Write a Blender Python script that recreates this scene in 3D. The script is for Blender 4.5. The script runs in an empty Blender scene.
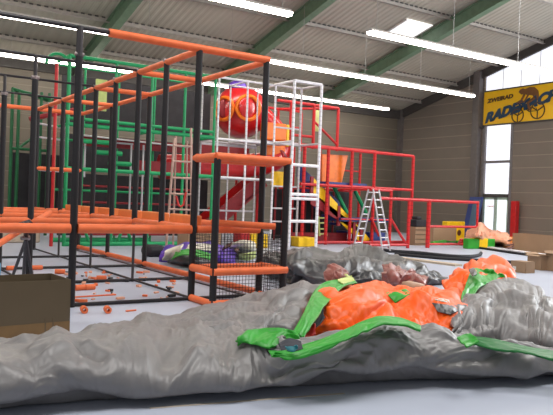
import bpy, math, random
import numpy as np
from mathutils import Vector, Matrix, noise

random.seed(7)
SC = bpy.context.scene
COL = SC.collection

# ------------------------------------------------------------------ camera
F, YAW, PITCH, ROLL, H = 673.77, math.radians(33.456), math.radians(-.5597), math.radians(2.1079), 1.5
_c, _s = math.cos(YAW), math.sin(YAW)
FWD = Vector((_s*math.cos(PITCH), _c*math.cos(PITCH), math.sin(PITCH)))
_r = Vector((_c, -_s, 0)); _u = _r.cross(FWD)
RT = _r*math.cos(ROLL) + _u*math.sin(ROLL)
UP = -_r*math.sin(ROLL) + _u*math.cos(ROLL)
CAM = Vector((0, 0, H))
cd = bpy.data.cameras.new('camera'); cam = bpy.data.objects.new('camera', cd); COL.objects.link(cam)
cd.sensor_width = 36; cd.sensor_fit = 'HORIZONTAL'; cd.lens = F/553*36; cd.clip_end = 300
m = Matrix((RT, UP, -FWD)).transposed().to_4x4(); m.translation = CAM
cam.matrix_world = m
SC.camera = cam

def ray(x, y): return FWD + RT*((x-276.5)/F) - UP*((y-207.5)/F)
def pl(x, y, ax, c):
    d = ray(x, y); return CAM + d*((c-CAM[ax])/d[ax])
def g(x, y, z=0.0): return pl(x, y, 2, z)
def at_depth(x, y, dep): return CAM + ray(x, y)*dep

# ------------------------------------------------------------------ materials
def lin(c):
    def f(v):
        v /= 255.0
        return v/12.92 if v <= .04045 else ((v+.055)/1.055)**2.4
    return (f(c[0]), f(c[1]), f(c[2]), 1)

def mat(name, rgb, rough=.55, metal=0, var=.12, scale=6, bump=0, bscale=40, spec=.5, emit=0, coat=0):
    M = bpy.data.materials.new(name); M.use_nodes = True
    nt = M.node_tree; b = nt.nodes['Principled BSDF']
    b.inputs['Roughness'].default_value = rough; b.inputs['Metallic'].default_value = metal
    b.inputs['Specular IOR Level'].default_value = spec
    b.inputs['Coat Weight'].default_value = coat
    c = lin(rgb)
    tc = nt.nodes.new('ShaderNodeTexCoord')
    n = nt.nodes.new('ShaderNodeTexNoise'); n.inputs['Scale'].default_value = scale; n.inputs['Detail'].default_value = 4
    nt.links.new(tc.outputs['Object'], n.inputs['Vector'])
    r = nt.nodes.new('ShaderNodeValToRGB')
    r.color_ramp.elements[0].position = .3; r.color_ramp.elements[1].position = .7
    r.color_ramp.elements[0].color = tuple(v*(1-var) for v in c[:3])+(1,)
    r.color_ramp.elements[1].color = tuple(min(1, v*(1+var)) for v in c[:3])+(1,)
    nt.links.new(n.outputs['Fac'], r.inputs['Fac']); nt.links.new(r.outputs['Color'], b.inputs['Base Color'])
    if bump:
        n2 = nt.nodes.new('ShaderNodeTexNoise'); n2.inputs['Scale'].default_value = bscale; n2.inputs['Detail'].default_value = 5
        nt.links.new(tc.outputs['Object'], n2.inputs['Vector'])
        bm = nt.nodes.new('ShaderNodeBump'); bm.inputs['Strength'].default_value = bump; bm.inputs['Distance'].default_value = .02
        nt.links.new(n2.outputs['Fac'], bm.inputs['Height']); nt.links.new(bm.outputs['Normal'], b.inputs['Normal'])
    if emit:
        b.inputs['Emission Color'].default_value = c; b.inputs['Emission Strength'].default_value = emit
    return M

def wave_mat(name, rgb, axis, per, rough=.6, depth=.5, line=None, dark=.8, var=.06):
    """ribbed / panelled sheet: bump and thin joint lines every `per` metres along an object axis"""
    M = mat(name, rgb, rough, var=var, scale=.8)
    nt = M.node_tree; b = nt.nodes['Principled BSDF']
    tc = nt.nodes.new('ShaderNodeTexCoord'); sp = nt.nodes.new('ShaderNodeSeparateXYZ')
    nt.links.new(tc.outputs['Object'], sp.inputs[0])
    mm = nt.nodes.new('ShaderNodeMath'); mm.operation = 'MULTIPLY'; mm.inputs[1].default_value = 1/per
    nt.links.new(sp.outputs['XYZ'.index(axis)], mm.inputs[0])
    fr = nt.nodes.new('ShaderNodeMath'); fr.operation = 'FRACT'; nt.links.new(mm.outputs[0], fr.inputs[0])
    rp = nt.nodes.new('ShaderNodeValToRGB'); e = rp.color_ramp.elements
    if line:                                   # panel joints
        e[0].position = 0; e[0].color = (0, 0, 0, 1); e[1].position = line; e[1].color = (1, 1, 1, 1)
    else:                                      # trapezoid ribs
        e[0].position = .1; e[0].color = (0, 0, 0, 1); e[1].position = .3; e[1].color = (1, 1, 1, 1)
        x = e.new(.6); x.color = (1, 1, 1, 1); x = e.new(.8); x.color = (0, 0, 0, 1)
    nt.links.new(fr.outputs[0], rp.inputs['Fac'])
    bp = nt.nodes.new('ShaderNodeBump'); bp.inputs['Strength'].default_value = depth; bp.inputs['Distance'].default_value = .04
    nt.links.new(rp.outputs['Color'], bp.inputs['Height']); nt.links.new(bp.outputs['Normal'], b.inputs['Normal'])
    if line:
        old = b.inputs['Base Color'].links[0].from_socket
        mx = nt.nodes.new('ShaderNodeMix'); mx.data_type = 'RGBA'
        nt.links.new(rp.outputs['Color'], mx.inputs[0])
        mx.inputs[6].default_value = tuple(min(1, v*dark) for v in lin(rgb)[:3])+(1,)
        nt.links.new(old, mx.inputs[7]); nt.links.new(mx.outputs[2], b.inputs['Base Color'])
    return M

M = {}
M['black'] = mat('black foam sleeve', (21, 18, 22), .6, bump=.15, bscale=30)
M['pole'] = mat('dark steel pole', (66, 62, 64), .4, .3)
M['bar'] = mat('black steel bar', (44, 42, 46), .45, .3)
M['clamp'] = mat('zinc clamp', (150, 140, 140), .35, .6)
M['orange'] = mat('orange foam', (240, 116, 64), .5, var=.1, bump=.1, bscale=25)
M['pad'] = mat('lit orange foam board', (250, 140, 74), .5, var=.06)  # lighter copy of the orange foam, overhead light put into the colour
M['net'] = mat('black netting cord', (28, 27, 30), .8)
M['green'] = mat('green foam', (20, 152, 92), .5)
M['dgreen'] = mat('dark green steel', (24, 100, 58), .5)
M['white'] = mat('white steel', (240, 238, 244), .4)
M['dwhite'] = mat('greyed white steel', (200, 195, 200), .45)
M['red'] = mat('red steel', (198, 28, 32), .45)
M['dred'] = mat('dark red panel', (140, 30, 38), .5)
M['rplastic'] = mat('red plastic', (196, 30, 34), .28, coat=.3)
M['oplastic'] = mat('orange plastic', (240, 120, 24), .4)
M['yellow'] = mat('yellow vinyl', (244, 196, 20), .4)
M['blue'] = mat('blue vinyl', (44, 62, 128), .45)
M['purple'] = mat('purple vinyl', (96, 62, 176), .35, var=.3, scale=9)
M['charcoal'] = mat('charcoal sheet', (46, 44, 48), .9, var=.25, scale=3)  # dark colour for the solid sheets at the back of the play structures
M['grey'] = mat('grey tarpaulin', (120, 118, 119), .43, var=.06, scale=3, bump=.12, bscale=22, spec=.65)
M['dgrey'] = mat('dark grey tarpaulin', (54, 54, 58), .4, var=.2, scale=3, bump=.15, bscale=16, spec=.9)
M['oskin'] = mat('orange tarpaulin', (248, 98, 16), .42, var=.06, scale=4, bump=.1, bscale=18, spec=.4)
M['gskin'] = mat('bright green tarpaulin', (44, 160, 46), .42, var=.1, bump=.2, bscale=14)
M['dgskin'] = mat('deep green tarpaulin', (20, 112, 48), .45, var=.1)
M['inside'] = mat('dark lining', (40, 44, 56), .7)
M['teal'] = mat('teal lining', (30, 120, 130), .6)
M['rskin'] = mat('red tarpaulin', (196, 40, 34), .45)
M['maroon'] = mat('maroon tarpaulin', (150, 92, 84), .35, var=.2, bump=.3, bscale=10)
M['beige'] = mat('beige tarpaulin', (196, 164, 136), .5)
M['card'] = mat('brown cardboard', (160, 130, 102), .85, var=.06, scale=2)
M['card_dark'] = mat('dark brown cardboard', (100, 85, 64), .85, var=.06, scale=2)
M['card_band'] = mat('plain cardboard', (132, 102, 66), .85)
M['tape'] = mat('packing tape', (184, 158, 122), .3)
M['paper'] = mat('white paper', (226, 222, 214), .8)
M['salmon'] = mat('salmon vinyl', (240, 176, 146), .5, var=.06)
M['tiger'] = mat('orange vinyl', (246, 140, 30), .45)
M['brown'] = mat('dark brown vinyl', (84, 40, 24), .5)
M['lime'] = mat('pale lime vinyl', (200, 212, 130), .5)
M['cream'] = mat('white vinyl', (226, 222, 206), .45)
M['alu'] = mat('aluminium', (206, 202, 206), .35, .35)
M['copper'] = mat('dull aluminium', (192, 160, 148), .4, .3)
M['dark'] = mat('black rubber', (36, 36, 42), .7)
M['rafter'] = mat('green painted steel', (108, 134, 108), .5)
M['purlin'] = mat('grey steel purlin', (172, 164, 156), .5)
M['rake'] = mat('dark trim steel', (72, 68, 66), .6)
M['column'] = mat('grey steel column', (104, 98, 96), .5)
M['mullion'] = mat('grey window frame', (118, 114, 116), .5)
M['doorframe'] = mat('pale green door frame', (196, 218, 202), .5)
M['glow'] = mat('daylit translucent sheet', (236, 240, 250), .5, var=.01, emit=.95)
M['skyl'] = mat('daylit skylight', (246, 246, 246), .5, var=.01, emit=1.05)
M['tube'] = mat('fluorescent diffuser', (255, 246, 232), .4, var=0, emit=20)
M['housing'] = mat('white lamp housing', (220, 216, 210), .4)
M['wire'] = mat('steel suspension wire', (170, 165, 160), .4, .4)
M['signY'] = mat('yellow sign board', (255, 198, 6), .45, var=.03)
M['signB'] = mat('dark blue lettering', (26, 62, 92), .5, var=.05)
M['signD'] = mat('dark brown lettering', (92, 60, 20), .5, var=.05)
M['floor'] = mat('pale grey blue floor', (184, 191, 208), .42, var=.05, scale=.7, spec=.35)
M['wood'] = mat('beige plank', (190, 172, 152), .6)
M['roof'] = wave_mat('ribbed roof sheet', (178, 171, 157), 'X', .25, .6, .55)
M['wall'] = wave_mat('wall cladding', (122, 112, 102), 'Z', .57, .6, .35, line=.10, dark=1.7)
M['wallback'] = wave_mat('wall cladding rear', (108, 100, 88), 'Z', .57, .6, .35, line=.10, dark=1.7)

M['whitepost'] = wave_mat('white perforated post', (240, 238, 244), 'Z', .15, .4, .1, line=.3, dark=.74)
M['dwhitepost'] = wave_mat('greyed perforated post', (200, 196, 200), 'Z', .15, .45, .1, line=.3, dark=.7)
M['redpost'] = wave_mat('red perforated post', (206, 34, 36), 'Z', .15, .45, .1, line=.3, dark=.6)
# ------------------------------------------------------------------ mesh builder
class MB:
    def __init__(s): s.v = []; s.f = []
    def add(s, vs, fs):
        o = len(s.v); s.v += [tuple(v) for v in vs]; s.f += [tuple(i+o for i in f) for f in fs]; return s
    def box(s, c, size, rot=None):
        hx, hy, hz = size[0]/2, size[1]/2, size[2]/2
        vs = [Vector((x, y, z)) for x in (-hx, hx) for y in (-hy, hy) for z in (-hz, hz)]
        if rot: vs = [rot @ v for v in vs]
        c = Vector(c)
        return s.add([v+c for v in vs], [(0,1,3,2),(4,6,7,5),(0,4,5,1),(2,3,7,6),(0,2,6,4),(1,5,7,3)])
    def box2(s, a, b):
        a, b = Vector(a), Vector(b)
        return s.box((a+b)/2, tuple(abs(v) for v in (b-a)))
    def prism(s, pts, vec):          # polygon extruded along vec
        n = len(pts); vec = Vector(vec); pts = [Vector(p) for p in pts]
        return s.add(pts+[p+vec for p in pts], [tuple(range(n))[::-1], tuple(range(n, 2*n))]+[(i, (i+1) % n, n+(i+1) % n, n+i) for i in range(n)])
    def tube(s, a, b, r, n=10, r2=None):
        return s.path([a, b], r, n, r2)
    def path(s, pts, r, n=10, r2=None, closed=False):
        pts = [Vector(p) for p in pts]; k = len(pts); rings = []
        prev = None
        for i, p in enumerate(pts):
            if closed: d = (pts[(i+1) % k]-pts[i-1]).normalized()
            else: d = ((pts[min(i+1, k-1)]-pts[max(i-1, 0)])).normalized()
            if prev is None:
                ref = Vector((0, 0, 1)) if abs(d.z) < .9 else Vector((1, 0, 0))
                u = d.cross(ref).normalized()
            else:
                u = (prev - d*prev.dot(d)).normalized()
            prev = u; w = d.cross(u)
            rr = r if r2 is None else r+(r2-r)*i/(k-1)
            rings.append([p+u*(rr*math.cos(2*math.pi*j/n))+w*(rr*math.sin(2*math.pi*j/n)) for j in range(n)])
        vs = [v for ring in rings for v in ring]; fs = []
        for i in range(k if closed else k-1):
            a, b = i*n, ((i+1) % k)*n
            fs += [(a+j, a+(j+1) % n, b+(j+1) % n, b+j) for j in range(n)]
        if not closed:
            fs += [tuple(range(n))[::-1], tuple(range((k-1)*n, k*n))]
        return s.add(vs, fs)
    def hollow(s, a, b, r, ri, n=12):
        a, b = Vector(a), Vector(b); d = (b-a).normalized()
        ref = Vector((0, 0, 1)) if abs(d.z) < .9 else Vector((1, 0, 0))
        u = d.cross(ref).normalized(); w = d.cross(u); vs = []
        for p in (a, b):
            for q in (r, ri): vs += [p+u*q*math.cos(2*math.pi*j/n)+w*q*math.sin(2*math.pi*j/n) for j in range(n)]
        fs = []
        for j in range(n):
            k = (j+1) % n
            fs += [(j, k, 2*n+k, 2*n+j), (n+j, 3*n+j, 3*n+k, n+k), (j, n+j, n+k, k), (2*n+j, 2*n+k, 3*n+k, 3*n+j)]
        return s.add(vs, fs)
    def sphere(s, c, r, n=16, k=10, sc=(1, 1, 1)):
        c = Vector(c); vs = []
        for i in range(k+1):
            t = math.pi*i/k
            for j in range(n):
                a = 2*math.pi*j/n
                vs.append(c+Vector((r*sc[0]*math.sin(t)*math.cos(a), r*sc[1]*math.sin(t)*math.sin(a), r*sc[2]*math.cos(t))))
        return s.add(vs, [(i*n+j, (i+1)*n+j, (i+1)*n+(j+1) % n, i*n+(j+1) % n) for i in range(k) for j in range(n)])
    def build(s, name, material, parent=None, smooth=True, bevel=0):
        me = bpy.data.meshes.new(name)
        off = Vector((0, 0, 0))
        p = parent
        while p is not None: off += p.location; p = p.parent
        loc = Vector((0, 0, 0))
        if parent is None and s.v:                     # origin at the base of a one-mesh thing
            a = np.array(s.v); loc = Vector(((a[:, 0].min()+a[:, 0].max())/2, (a[:, 1].min()+a[:, 1].max())/2, a[:, 2].min()))
        me.from_pydata([tuple(Vector(v)-off-loc) for v in s.v], [], s.f)
        me.materials.append(material); me.update()
        if smooth:
            me.polygons.foreach_set('use_smooth', [True]*len(me.polygons))
            try: me.set_sharp_from_angle(angle=math.radians(40))
            except Exception: pass
        o = bpy.data.objects.new(name, me); COL.objects.link(o)
        o.location = loc
        if parent: o.parent = parent
        if bevel:
            bv = o.modifiers.new('bevel', 'BEVEL'); bv.width = bevel; bv.segments = 2; bv.limit_method = 'ANGLE'
        return o

def tag(o, label, cat, group=None):
    o['label'] = label; o['category'] = cat
    if group: o['group'] = group
    return o
def thing(name, loc, label, cat, group=None):
    o = bpy.data.objects.new(name, None); COL.objects.link(o); o.location = Vector(loc); o.empty_display_size = .2
    return tag(o, label, cat, group)
def struct(o): o['kind'] = 'structure'; return o

# ------------------------------------------------------------------ the hall
XW, YB = 26.5, 27.8
SL, E0 = .258, 6.8
def zr(y): return E0+SL*(YB-y)
YR = 4.0                                   # ridge line
def hall():
    struct(MB().box2((-14, -14, -.2), (XW+.3, YB+.3, 0)).build('floor', M['floor'], smooth=False))
    # roof: one ribbed sheet with two slopes, the ribs run down the slope
    t = .12; zb = zr(YR)
    prof = [(YB+.3, zr(YB+.3)), (YR, zb), (-14, zb-SL*18)]
    b = MB()
    poly = [(-14, y, z) for y, z in prof]+[(-14, y, z+t) for y, z in prof[::-1]]
    b.prism(poly, (XW+14.3, 0, 0))
    struct(b.build('ceiling', M['roof'], smooth=False))
    struct(MB().box2((-14, YB, 0), (XW+.3, YB+.25, E0)).build('wall_back', M['wallback'], smooth=False))
    # right gable wall: solid cladding with an opening for the sheet of windows and the door
    yl, yr = 22.03, 20.26                  # the window strip, left to right in the picture
    b = MB()
    b.prism([(XW, YB, 0), (XW, yl, 0), (XW, yl, zr(yl)), (XW, YB, E0)], (.25, 0, 0))
    b.prism([(XW, yr, 0), (XW, -14, 0), (XW, -14, 5.53), (XW, yr, 5.53)], (.25, 0, 0))
    struct(b.build('wall_right', M['wall'], smooth=False))
    # translucent gable sheet above the sign and down the strip
    w = thing('window_1', (XW, 15, 5.6), 'tall white translucent gable glazing above the yellow sign', 'window')
    del w['label'], w['category']; struct(w)
    b = MB(); b.prism([(XW+.1, yl, 7.2), (XW+.1, yl, zr(yl)-.1), (XW+.1, YR, zb-.1), (XW+.1, -14, zb-SL*18), (XW+.1, -14, 5.53), (XW+.1, 18.0, 5.53), (XW+.1, 18.0, 7.2)], (.06, 0, 0))
    b.build('pane', M['glow'], w, smooth=False)
    b = MB()
    for y in [yl-i*1.0 for i in range(1, 15)]:
        b.box((XW+.09, y, (7.2+zr(y))/2), (.02, .025, zr(y)-7.25))
    b.build('seam', M['housing'], w, smooth=False)
    w = thing('window_2', (XW, (yl+yr)/2, 2.2), 'strip', 'window'); del w['label'], w['category']; struct(w)
    MB().box2((XW+.1, yl, 2.16), (XW+.16, yr, 5.6)).build('pane', M['glow'], w, smooth=False)
    b = MB(); b.box2((XW-.02, yl-.02, 3.70), (XW+.1, yr+.02, 3.82))
    b.build('transom', M['mullion'], w, smooth=False)
    MB().box2((XW-.03, yr, 0), (XW+.1, yr+.14, 5.6)).build('jamb', M['mullion'], w, smooth=False)
    MB().box2((XW-.03, yl-.16, 0), (XW+.1, yl, 5.6)).build('jamb', M['mullion'], w, smooth=False)
    # door under it
    d = thing('door_1', (XW, 21.1, 0), 'd', 'door'); del d['label'], d['category']; struct(d)
    y0, y1 = yl-.16, yr+.14
    b = MB(); b.box2((XW-.05, y0, 2.06), (XW+.12, y1, 2.22)); b.build('header', M['rake'], d, smooth=False)
    ym = (y0+y1)/2
    for a, c in ((y0, ym), (ym, y1)):
        b = MB()
        for q in (a-.05, c+.05): b.box((XW+.05, q, 1.03), (.08, .09, 2.06))
        b.box((XW+.05, (a+c)/2, 2.0), (.08, a-c, .12)); b.box((XW+.05, (a+c)/2, .12), (.08, a-c, .24))
        lf = b.build('door_leaf', M['doorframe'], d, smooth=False)
        MB().box2((XW+.04, a-.09, .2), (XW+.07, c+.09, 1.96)).build('pane', M['glow'], lf, smooth=False)
        if a == y0:
            b = MB()
            for k in range(5): b.box((XW+.03, a-.28-.09*k, 1.62), (.012, .06, .06))
            b.build('sticker', M['salmon'], lf, smooth=False)
    # column left of the glazing, corner column, dark rake trim, dark bracket under the sign
    struct(MB().box2((XW-.3, 22.5, 0), (XW, 22.12, zr(22.3)-.02)).build('trim_1', M['column'], smooth=False))
    struct(MB().box2((XW-.25, YB-.25, 0), (XW, YB, E0)).build('trim_2', M['column'], smooth=False))
    b = MB(); b.prism([(XW-.12, YB, E0-.45), (XW-.12, YB, E0), (XW-.12, YR, zb), (XW-.12, YR, zb-.28)], (.12, 0, 0))
    struct(b.build('trim_3', M['rake'], smooth=False))
    struct(MB().box2((-14, YB-.2, E0-.5), (XW, YB, E0-.05)).build('trim_4', M['rake'], smooth=False))
    n = 5
    # rafters (H sections) along the slope
    for x in (2.0, 8.2, 14.3, 20.45):
        b = MB()
        for (dx, z0, z1) in ((.15, -.14, -.11), (.045, -.62, -.14), (.15, -.65, -.62)):
            for (ya, yb2) in ((YB, YR), (YR, -14)):
                za, zb2 = zr(ya), (zr(yb2) if yb2 >= YR else zb-SL*18)
                b.prism([(x-dx, ya, za+z0), (x-dx, ya, za+z1), (x-dx, yb2, zb2+z1), (x-dx, yb2, zb2+z0)], (2*dx, 0, 0))
        struct(b.build(f'trim_{n}', M['rafter'], smooth=False)); n += 1
    # purlins
    for i in range(10):
        y = 26.2-2.47*i; z = zr(y) if y > YR else 2*zb-zr(y)
        b = MB(); b.box((6.2, y, z-.10), (40.6, .06, .16)); b.box((6.2, y-.05, z-.17), (40.6, .13, .02))
        for k in range(0):
            pass
        struct(b.build(f'trim_{n}', M['purlin'], smooth=False)); n += 1
    # dark boxes above each purlin stand in for the shaded gaps between the ribs
    for i in range(4):
        y = 26.2-2.47*i; b = MB()
        for k in range(105):
            b.box((.2+.25*k, y-.03, zr(y)-.015), (.13, .04, .05))
        struct(b.build(f'trim_{n}', M['rake'], smooth=False)); n += 1
    # roof windows: only one pane is built
    k = 3
    spots = [(19.5, 20.3)]
    for x, y in spots:
        w = thing(f'window_{k}', (x, y, zr(y)-.1), 's', 'window'); del w['label'], w['category']; struct(w); k += 1
        b = MB(); hx, hy = .72, .72
        za, zc = zr(y-hy), zr(y+hy)
        b.prism([(x-hx, y-hy, za-.03), (x-hx, y-hy, za-.07), (x-hx, y+hy, zc-.07), (x-hx, y+hy, zc-.03)], (2*hx, 0, 0))
        b.build('pane', M['skyl'], w, smooth=False)
        b = MB()
        for sx in (-1, 1):
            b.prism([(x+sx*hx-.04, y-hy, za-.02), (x+sx*hx-.04, y-hy, za-.09), (x+sx*hx-.04, y+hy, zc-.09), (x+sx*hx-.04, y+hy, zc-.02)], (.08, 0, 0))
        b.build('window_frame', M['housing'], w, smooth=False)
hall()

# lamp strips hung from the roof
def lamp(x0, x1, y, label):
    z = 6.4
    t = thing('light_strip', ((x0+x1)/2, y, z), label, 'lamp', 'fluorescent light strips')
    b = MB(); b.prism([(x0, y-.05, z+.14), (x0, y+.05, z+.14), (x0, y+.15, z+.05), (x0, y-.15, z+.05)], (x1-x0, 0, 0)); b.build('housing', M['housing'], t, smooth=False)
    b = MB(); b.prism([(x0, y-.14, z+.05), (x0, y+.14, z+.05), (x0, y+.1, z-.03), (x0, y-.1, z-.03)], (x1-x0, 0, 0)); b.build('diffuser', M['tube'], t, smooth=False)
    n = max(2, int((x1-x0)/2.9))
    for i in range(n+1):
        x = x0+.25+(x1-x0-.5)*i/n
        MB().tube((x, y, z+.13), (x, y, zr(y)-.05), .008, 5).build('cable', M['wire'], t)
lamp(1.0, 9.95, 14.75, 'short hanging light strip, nearest and leftmost along the top edge')
lamp(12.72, 26.0, 14.75, 'long bright hanging light strip passing below the roof window')
lamp(-1.0, 23.4, 20.1, 'long hanging light strip in the middle row of three')
lamp(-1.0, 23.75, 25.9, 'long hanging light strip in the farthest row near the back wall')

# ------------------------------------------------------------------ wall sign
def text_mesh(txt, size, shear, offset, ext, origin, xdir, ydir, name, material, parent, xs=1):
    cu = bpy.data.curves.new('t', 'FONT'); cu.body = txt; cu.size = size; cu.shear = shear; cu.offset = offset; cu.extrude = ext
    ob = bpy.data.objects.new('t', cu); COL.objects.link(ob)
    dg = bpy.context.evaluated_depsgraph_get(); dg.update()
    me = bpy.data.meshes.new_from_object(ob.evaluated_get(dg))
    COL.objects.unlink(ob); bpy.data.objects.remove(ob)
    zdir = xdir.cross(ydir)
    b = MB(); b.v = [tuple(origin+xdir*(v.co.x*xs)+ydir*v.co.y+zdir*v.co.z) for v in me.vertices]
    b.f = [tuple(p.vertices) for p in me.polygons]
    return b.build(name, material, parent, smooth=False)

def sign():
    y0, y1, z0, z1 = 22.0, 17.75, 5.53, 7.19
    X = XW-.06
    t = thing('shop_sign', (XW, (y0+y1)/2, z0), 'large yellow bicycle shop sign with blue lettering on the gable wall', 'sign')
    MB().box2((X, y0, z0), (XW+.02, y1, z1)).build('board', M['signY'], t, smooth=False)
    b = MB()
    for z in (z0, z1): b.box2((X-.03, y0, z-.03), (XW+.02, y1, z+.03))
    b.build('frame', M['rake'], t, smooth=False)
    MB().box2((X-.12, y0+.5, z0-.12), (XW, y0-.02, z0-.02)).build('bracket', M['rake'], t, smooth=False)
    xd, yd = Vector((0, -1, 0)), Vector((0, 0, 1))
    a = math.radians(11.5); xd2 = xd*math.cos(a)+yd*math.sin(a); yd2 = yd*math.cos(a)-xd*math.sin(a)*.4
    def P(s, z, o=.012): return Vector((X-o, 21.97-s, z))
    text_mesh('ZWEIRAD', .25, .1, .016, .006, P(.2, 6.62), (xd+yd*.075).normalized(), yd, 'small_lettering', M['signD'], t, 1.3)
    text_mesh('RADEMACH', .62, .35, .042, .008, P(.1, 5.66, .03), xd2, yd2, 'lettering', M['signB'], t, 1.18)
    # cyclist emblem: two three spoked wheels, a bent rider over them
    b = MB()
    for (cs, cz, r) in ((1.95, 5.86, .31), (3.0, 6.0, .36)):
        c = P(cs, cz, .014)
        b.path([c+xd*(r*math.cos(q))+yd*(r*math.sin(q)) for q in [2*math.pi*i/28 for i in range(28)]], .032, 6, closed=True)
        for k in range(3):
            q = .5+k*2.094; b.tube(c, c+xd*(r*math.cos(q))+yd*(r*math.sin(q)), .03, 6)
    b.path([P(1.95, 5.86), P(2.15, 6.3), P(2.55, 6.0), P(3.0, 6.0), P(2.75, 6.4), P(2.2, 6.32)], .025, 6)
    b.build('bicycle_emblem', M['signD'], t)
    b = MB()
    body = [(1.95, 6.95), (2.02, 7.05), (2.18, 7.1), (2.3, 7.05), (2.55, 7.12), (2.8, 7.08), (3.0, 6.9), (3.05, 6.6), (2.95, 6.45), (2.8, 6.55), (2.7, 6.72), (2.45, 6.75), (2.3, 6.82), (2.1, 6.82)]
    b.prism([P(s, z, .004) for s, z in body], (-.012, 0, 0))
    b.path([P(2.3, 6.85), P(2.12, 6.55), P(1.9, 6.45)], .05, 6)
    b.path([P(2.5, 6.8), P(2.3, 6.5), P(2.02, 6.42)], .04, 6)
    b.path([P(2.85, 6.6), P(2.5, 6.4), P(2.6, 6.05)], .08, 6)
    b.build('rider_emblem', mat('brown emblem', (124, 78, 36), .5), t)
sign()

# ------------------------------------------------------------------ climbing frame (front, black and orange)
XS = (.8, 2.67, 4.42, 5.58)
YS = [8.87+1.15*i for i in range(9)]
ZT, ZD = 3.65, 1.04
def climbing_frame():
    t = thing('climbing_structure', (4.42, 13, 0), 'tall open climbing frame of black posts and orange padded rails', 'climbing frame')
    def post(x, y, z0, z1, r=.05, thin=False):
        p = MB().tube((x, y, z0), (x, y, z1), r, 12).build('post', M['pole'] if thin else M['black'], t)
        if z1 > 3:
            MB().tube((x, y, z1-.005), (x, y, z1+.06), .034, 10).tube((x-.06, y, z1+.03), (x+.06, y, z1+.03), .03, 8).build('clamp', M['clamp'], p)
        return p
    def rail(a, b, r=.05, m_='orange', nm='padded_rail'):
        MB().tube(a, b, r, 12).build(nm, M[m_], t)
    def bar(a, b, r=.024):
        MB().tube(a, b, r, 8).build('bar', M['bar'], t)
    # posts
    for x in (2.67, .8):
        for i in (0, 2, 4, 6, 8):
            q = post(x, YS[i], 0, ZT-.35 if x < 2.7 else ZT)
            if i: MB().tube((x, YS[i], ZT-.36), (x, YS[i], ZT+.03), .03, 8).build('pole_top', M['pole'], q)
            else: MB().tube((x, YS[i], ZT-.36), (x, YS[i], ZT+.05), .045, 8).build('pole_top', M['pole'], q)
    for i in range(8):
        if i == 0: post(4.42, YS[0], 0, ZT)
        elif i in (2, 4, 6):
            post(4.42, YS[i], ZD, ZT, .05)
            post(4.42, YS[i], 0, ZD, .024, True)
        else: post(4.42, YS[i], ZD, ZT, .048)
    post(4.42, YS[8], 0, ZT)
    for i in (0, 2, 4, 6, 8): post(5.58, YS[i], 0, ZT)
    # top rails
    bar((.7, YS[0], ZT+.03), (3.06, YS[0], ZT+.03), .03)
    rail((3.06, YS[0], ZT+.03), (5.62, YS[0], ZT+.03), .058)
    rail((5.58, YS[0], ZT), (5.58, YS[8], ZT)); rail((4.42, YS[0], ZT), (4.42, YS[8], ZT))
    for i in (2, 4, 6):
        rail((4.42, YS[i], ZT), (5.58, YS[i], ZT)); bar((.7, YS[i], ZT+.03), (4.40, YS[i], ZT+.03))
    rail((.8, YS[8], ZT), (5.58, YS[8], ZT), .055)
    # platform rails
    rail((.7, YS[0]-.02, ZD), (2.62, YS[0]-.02, ZD), .064); rail((2.72, YS[0]-.02, ZD), (4.37, YS[0]-.02, ZD), .064)
    rail((4.47, YS[0], ZD), (5.55, YS[0], ZD), .056)
    for i in (2, 4, 6, 8): rail((.8, YS[i], ZD), (4.36, YS[i], ZD), .052); rail((4.46, YS[i], ZD), (5.54, YS[i], ZD), .052)
    rail((4.42, YS[0], ZD+.02), (4.42, YS[8], ZD+.02), .056); rail((5.58, YS[0], ZD+.02), (5.58, YS[8], ZD+.02), .056)
    # padded boards lying against the middle row
    for i in (0, 1, 2, 3, 4, 5):
        MB().box2((4.50, YS[i]+.12, ZD+.05), (4.62, YS[i+1]-.12, ZD+.2)).build('padded_board', M['pad'], t, smooth=False, bevel=.02)
    # far end rail at half height
    rail((4.42, YS[8], 2.12), (5.58, YS[8], 2.12), .055)
    # floor bars
    for i in (0, 2, 4, 6): bar((.7, YS[i], .03), (5.55, YS[i], .03), .026)
    for x in (4.42, 2.67, .8): bar((x, YS[0], .035), (x, YS[8], .035), .02)
    rail((5.58, YS[0]+.06, .07), (5.58, YS[8], .07), .055)
    bar((5.35, YS[0], .03), (5.35, YS[8], .03), .014)
    # small tower in front of the right corner
    X0, X1, Yt = 4.42, 5.58, 8.2
    post(X0, Yt, 0, 2.06); post(X1, Yt, 0, 2.06)
    for z, r in ((.05, .05), (.49, .056)):
        rail((X0-.02, Yt-.02, z), (X1+.04, Yt-.02, z), r); rail((X0-.02, Yt-.03, z), (X0-.02, YS[0]-.05, z), r)
        rail((X1, Yt, z), (X1, YS[0], z), r)
    rail((X0-.03, Yt, 2.08), (X1+.04, Yt, 2.08), .06); rail((X0-.03, YS[0]-.08, 2.08), (X1+.04, YS[0]-.08, 2.08), .06)
    rail((X0, Yt, 2.08), (X0, YS[0], 2.08), .058); rail((X1, Yt, 2.08), (X1, YS[0], 2.08), .058)
    rail((X0+.05, YS[0]-.08, .49), (X1, YS[0]-.08, .49), .05)
    MB().box2((X0, Yt, 2.075), (X1, YS[0]-.08, 2.135)).build('roof_pad', M['orange'], t, smooth=False, bevel=.02)
    def net(o, du, w, h, step=.052, r=.0035):
        o, du = Vector(o), Vector(du); b = MB(); up = Vector((0, 0, 1))
        for k in range(1, int(w/step)+1): b.tube(o+du*(k*step), o+du*(k*step)+up*h, r, 4)
        for k in range(1, int(h/step)+1): b.tube(o+up*(k*step), o+du*w+up*(k*step), r, 4)
        b.build('safety_net', M['net'], t)
    net((X0, Yt, .05), (1, 0, 0), X1-X0, .95); net((X1, Yt, .05), (0, 1, 0), YS[0]-Yt, .95)
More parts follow.
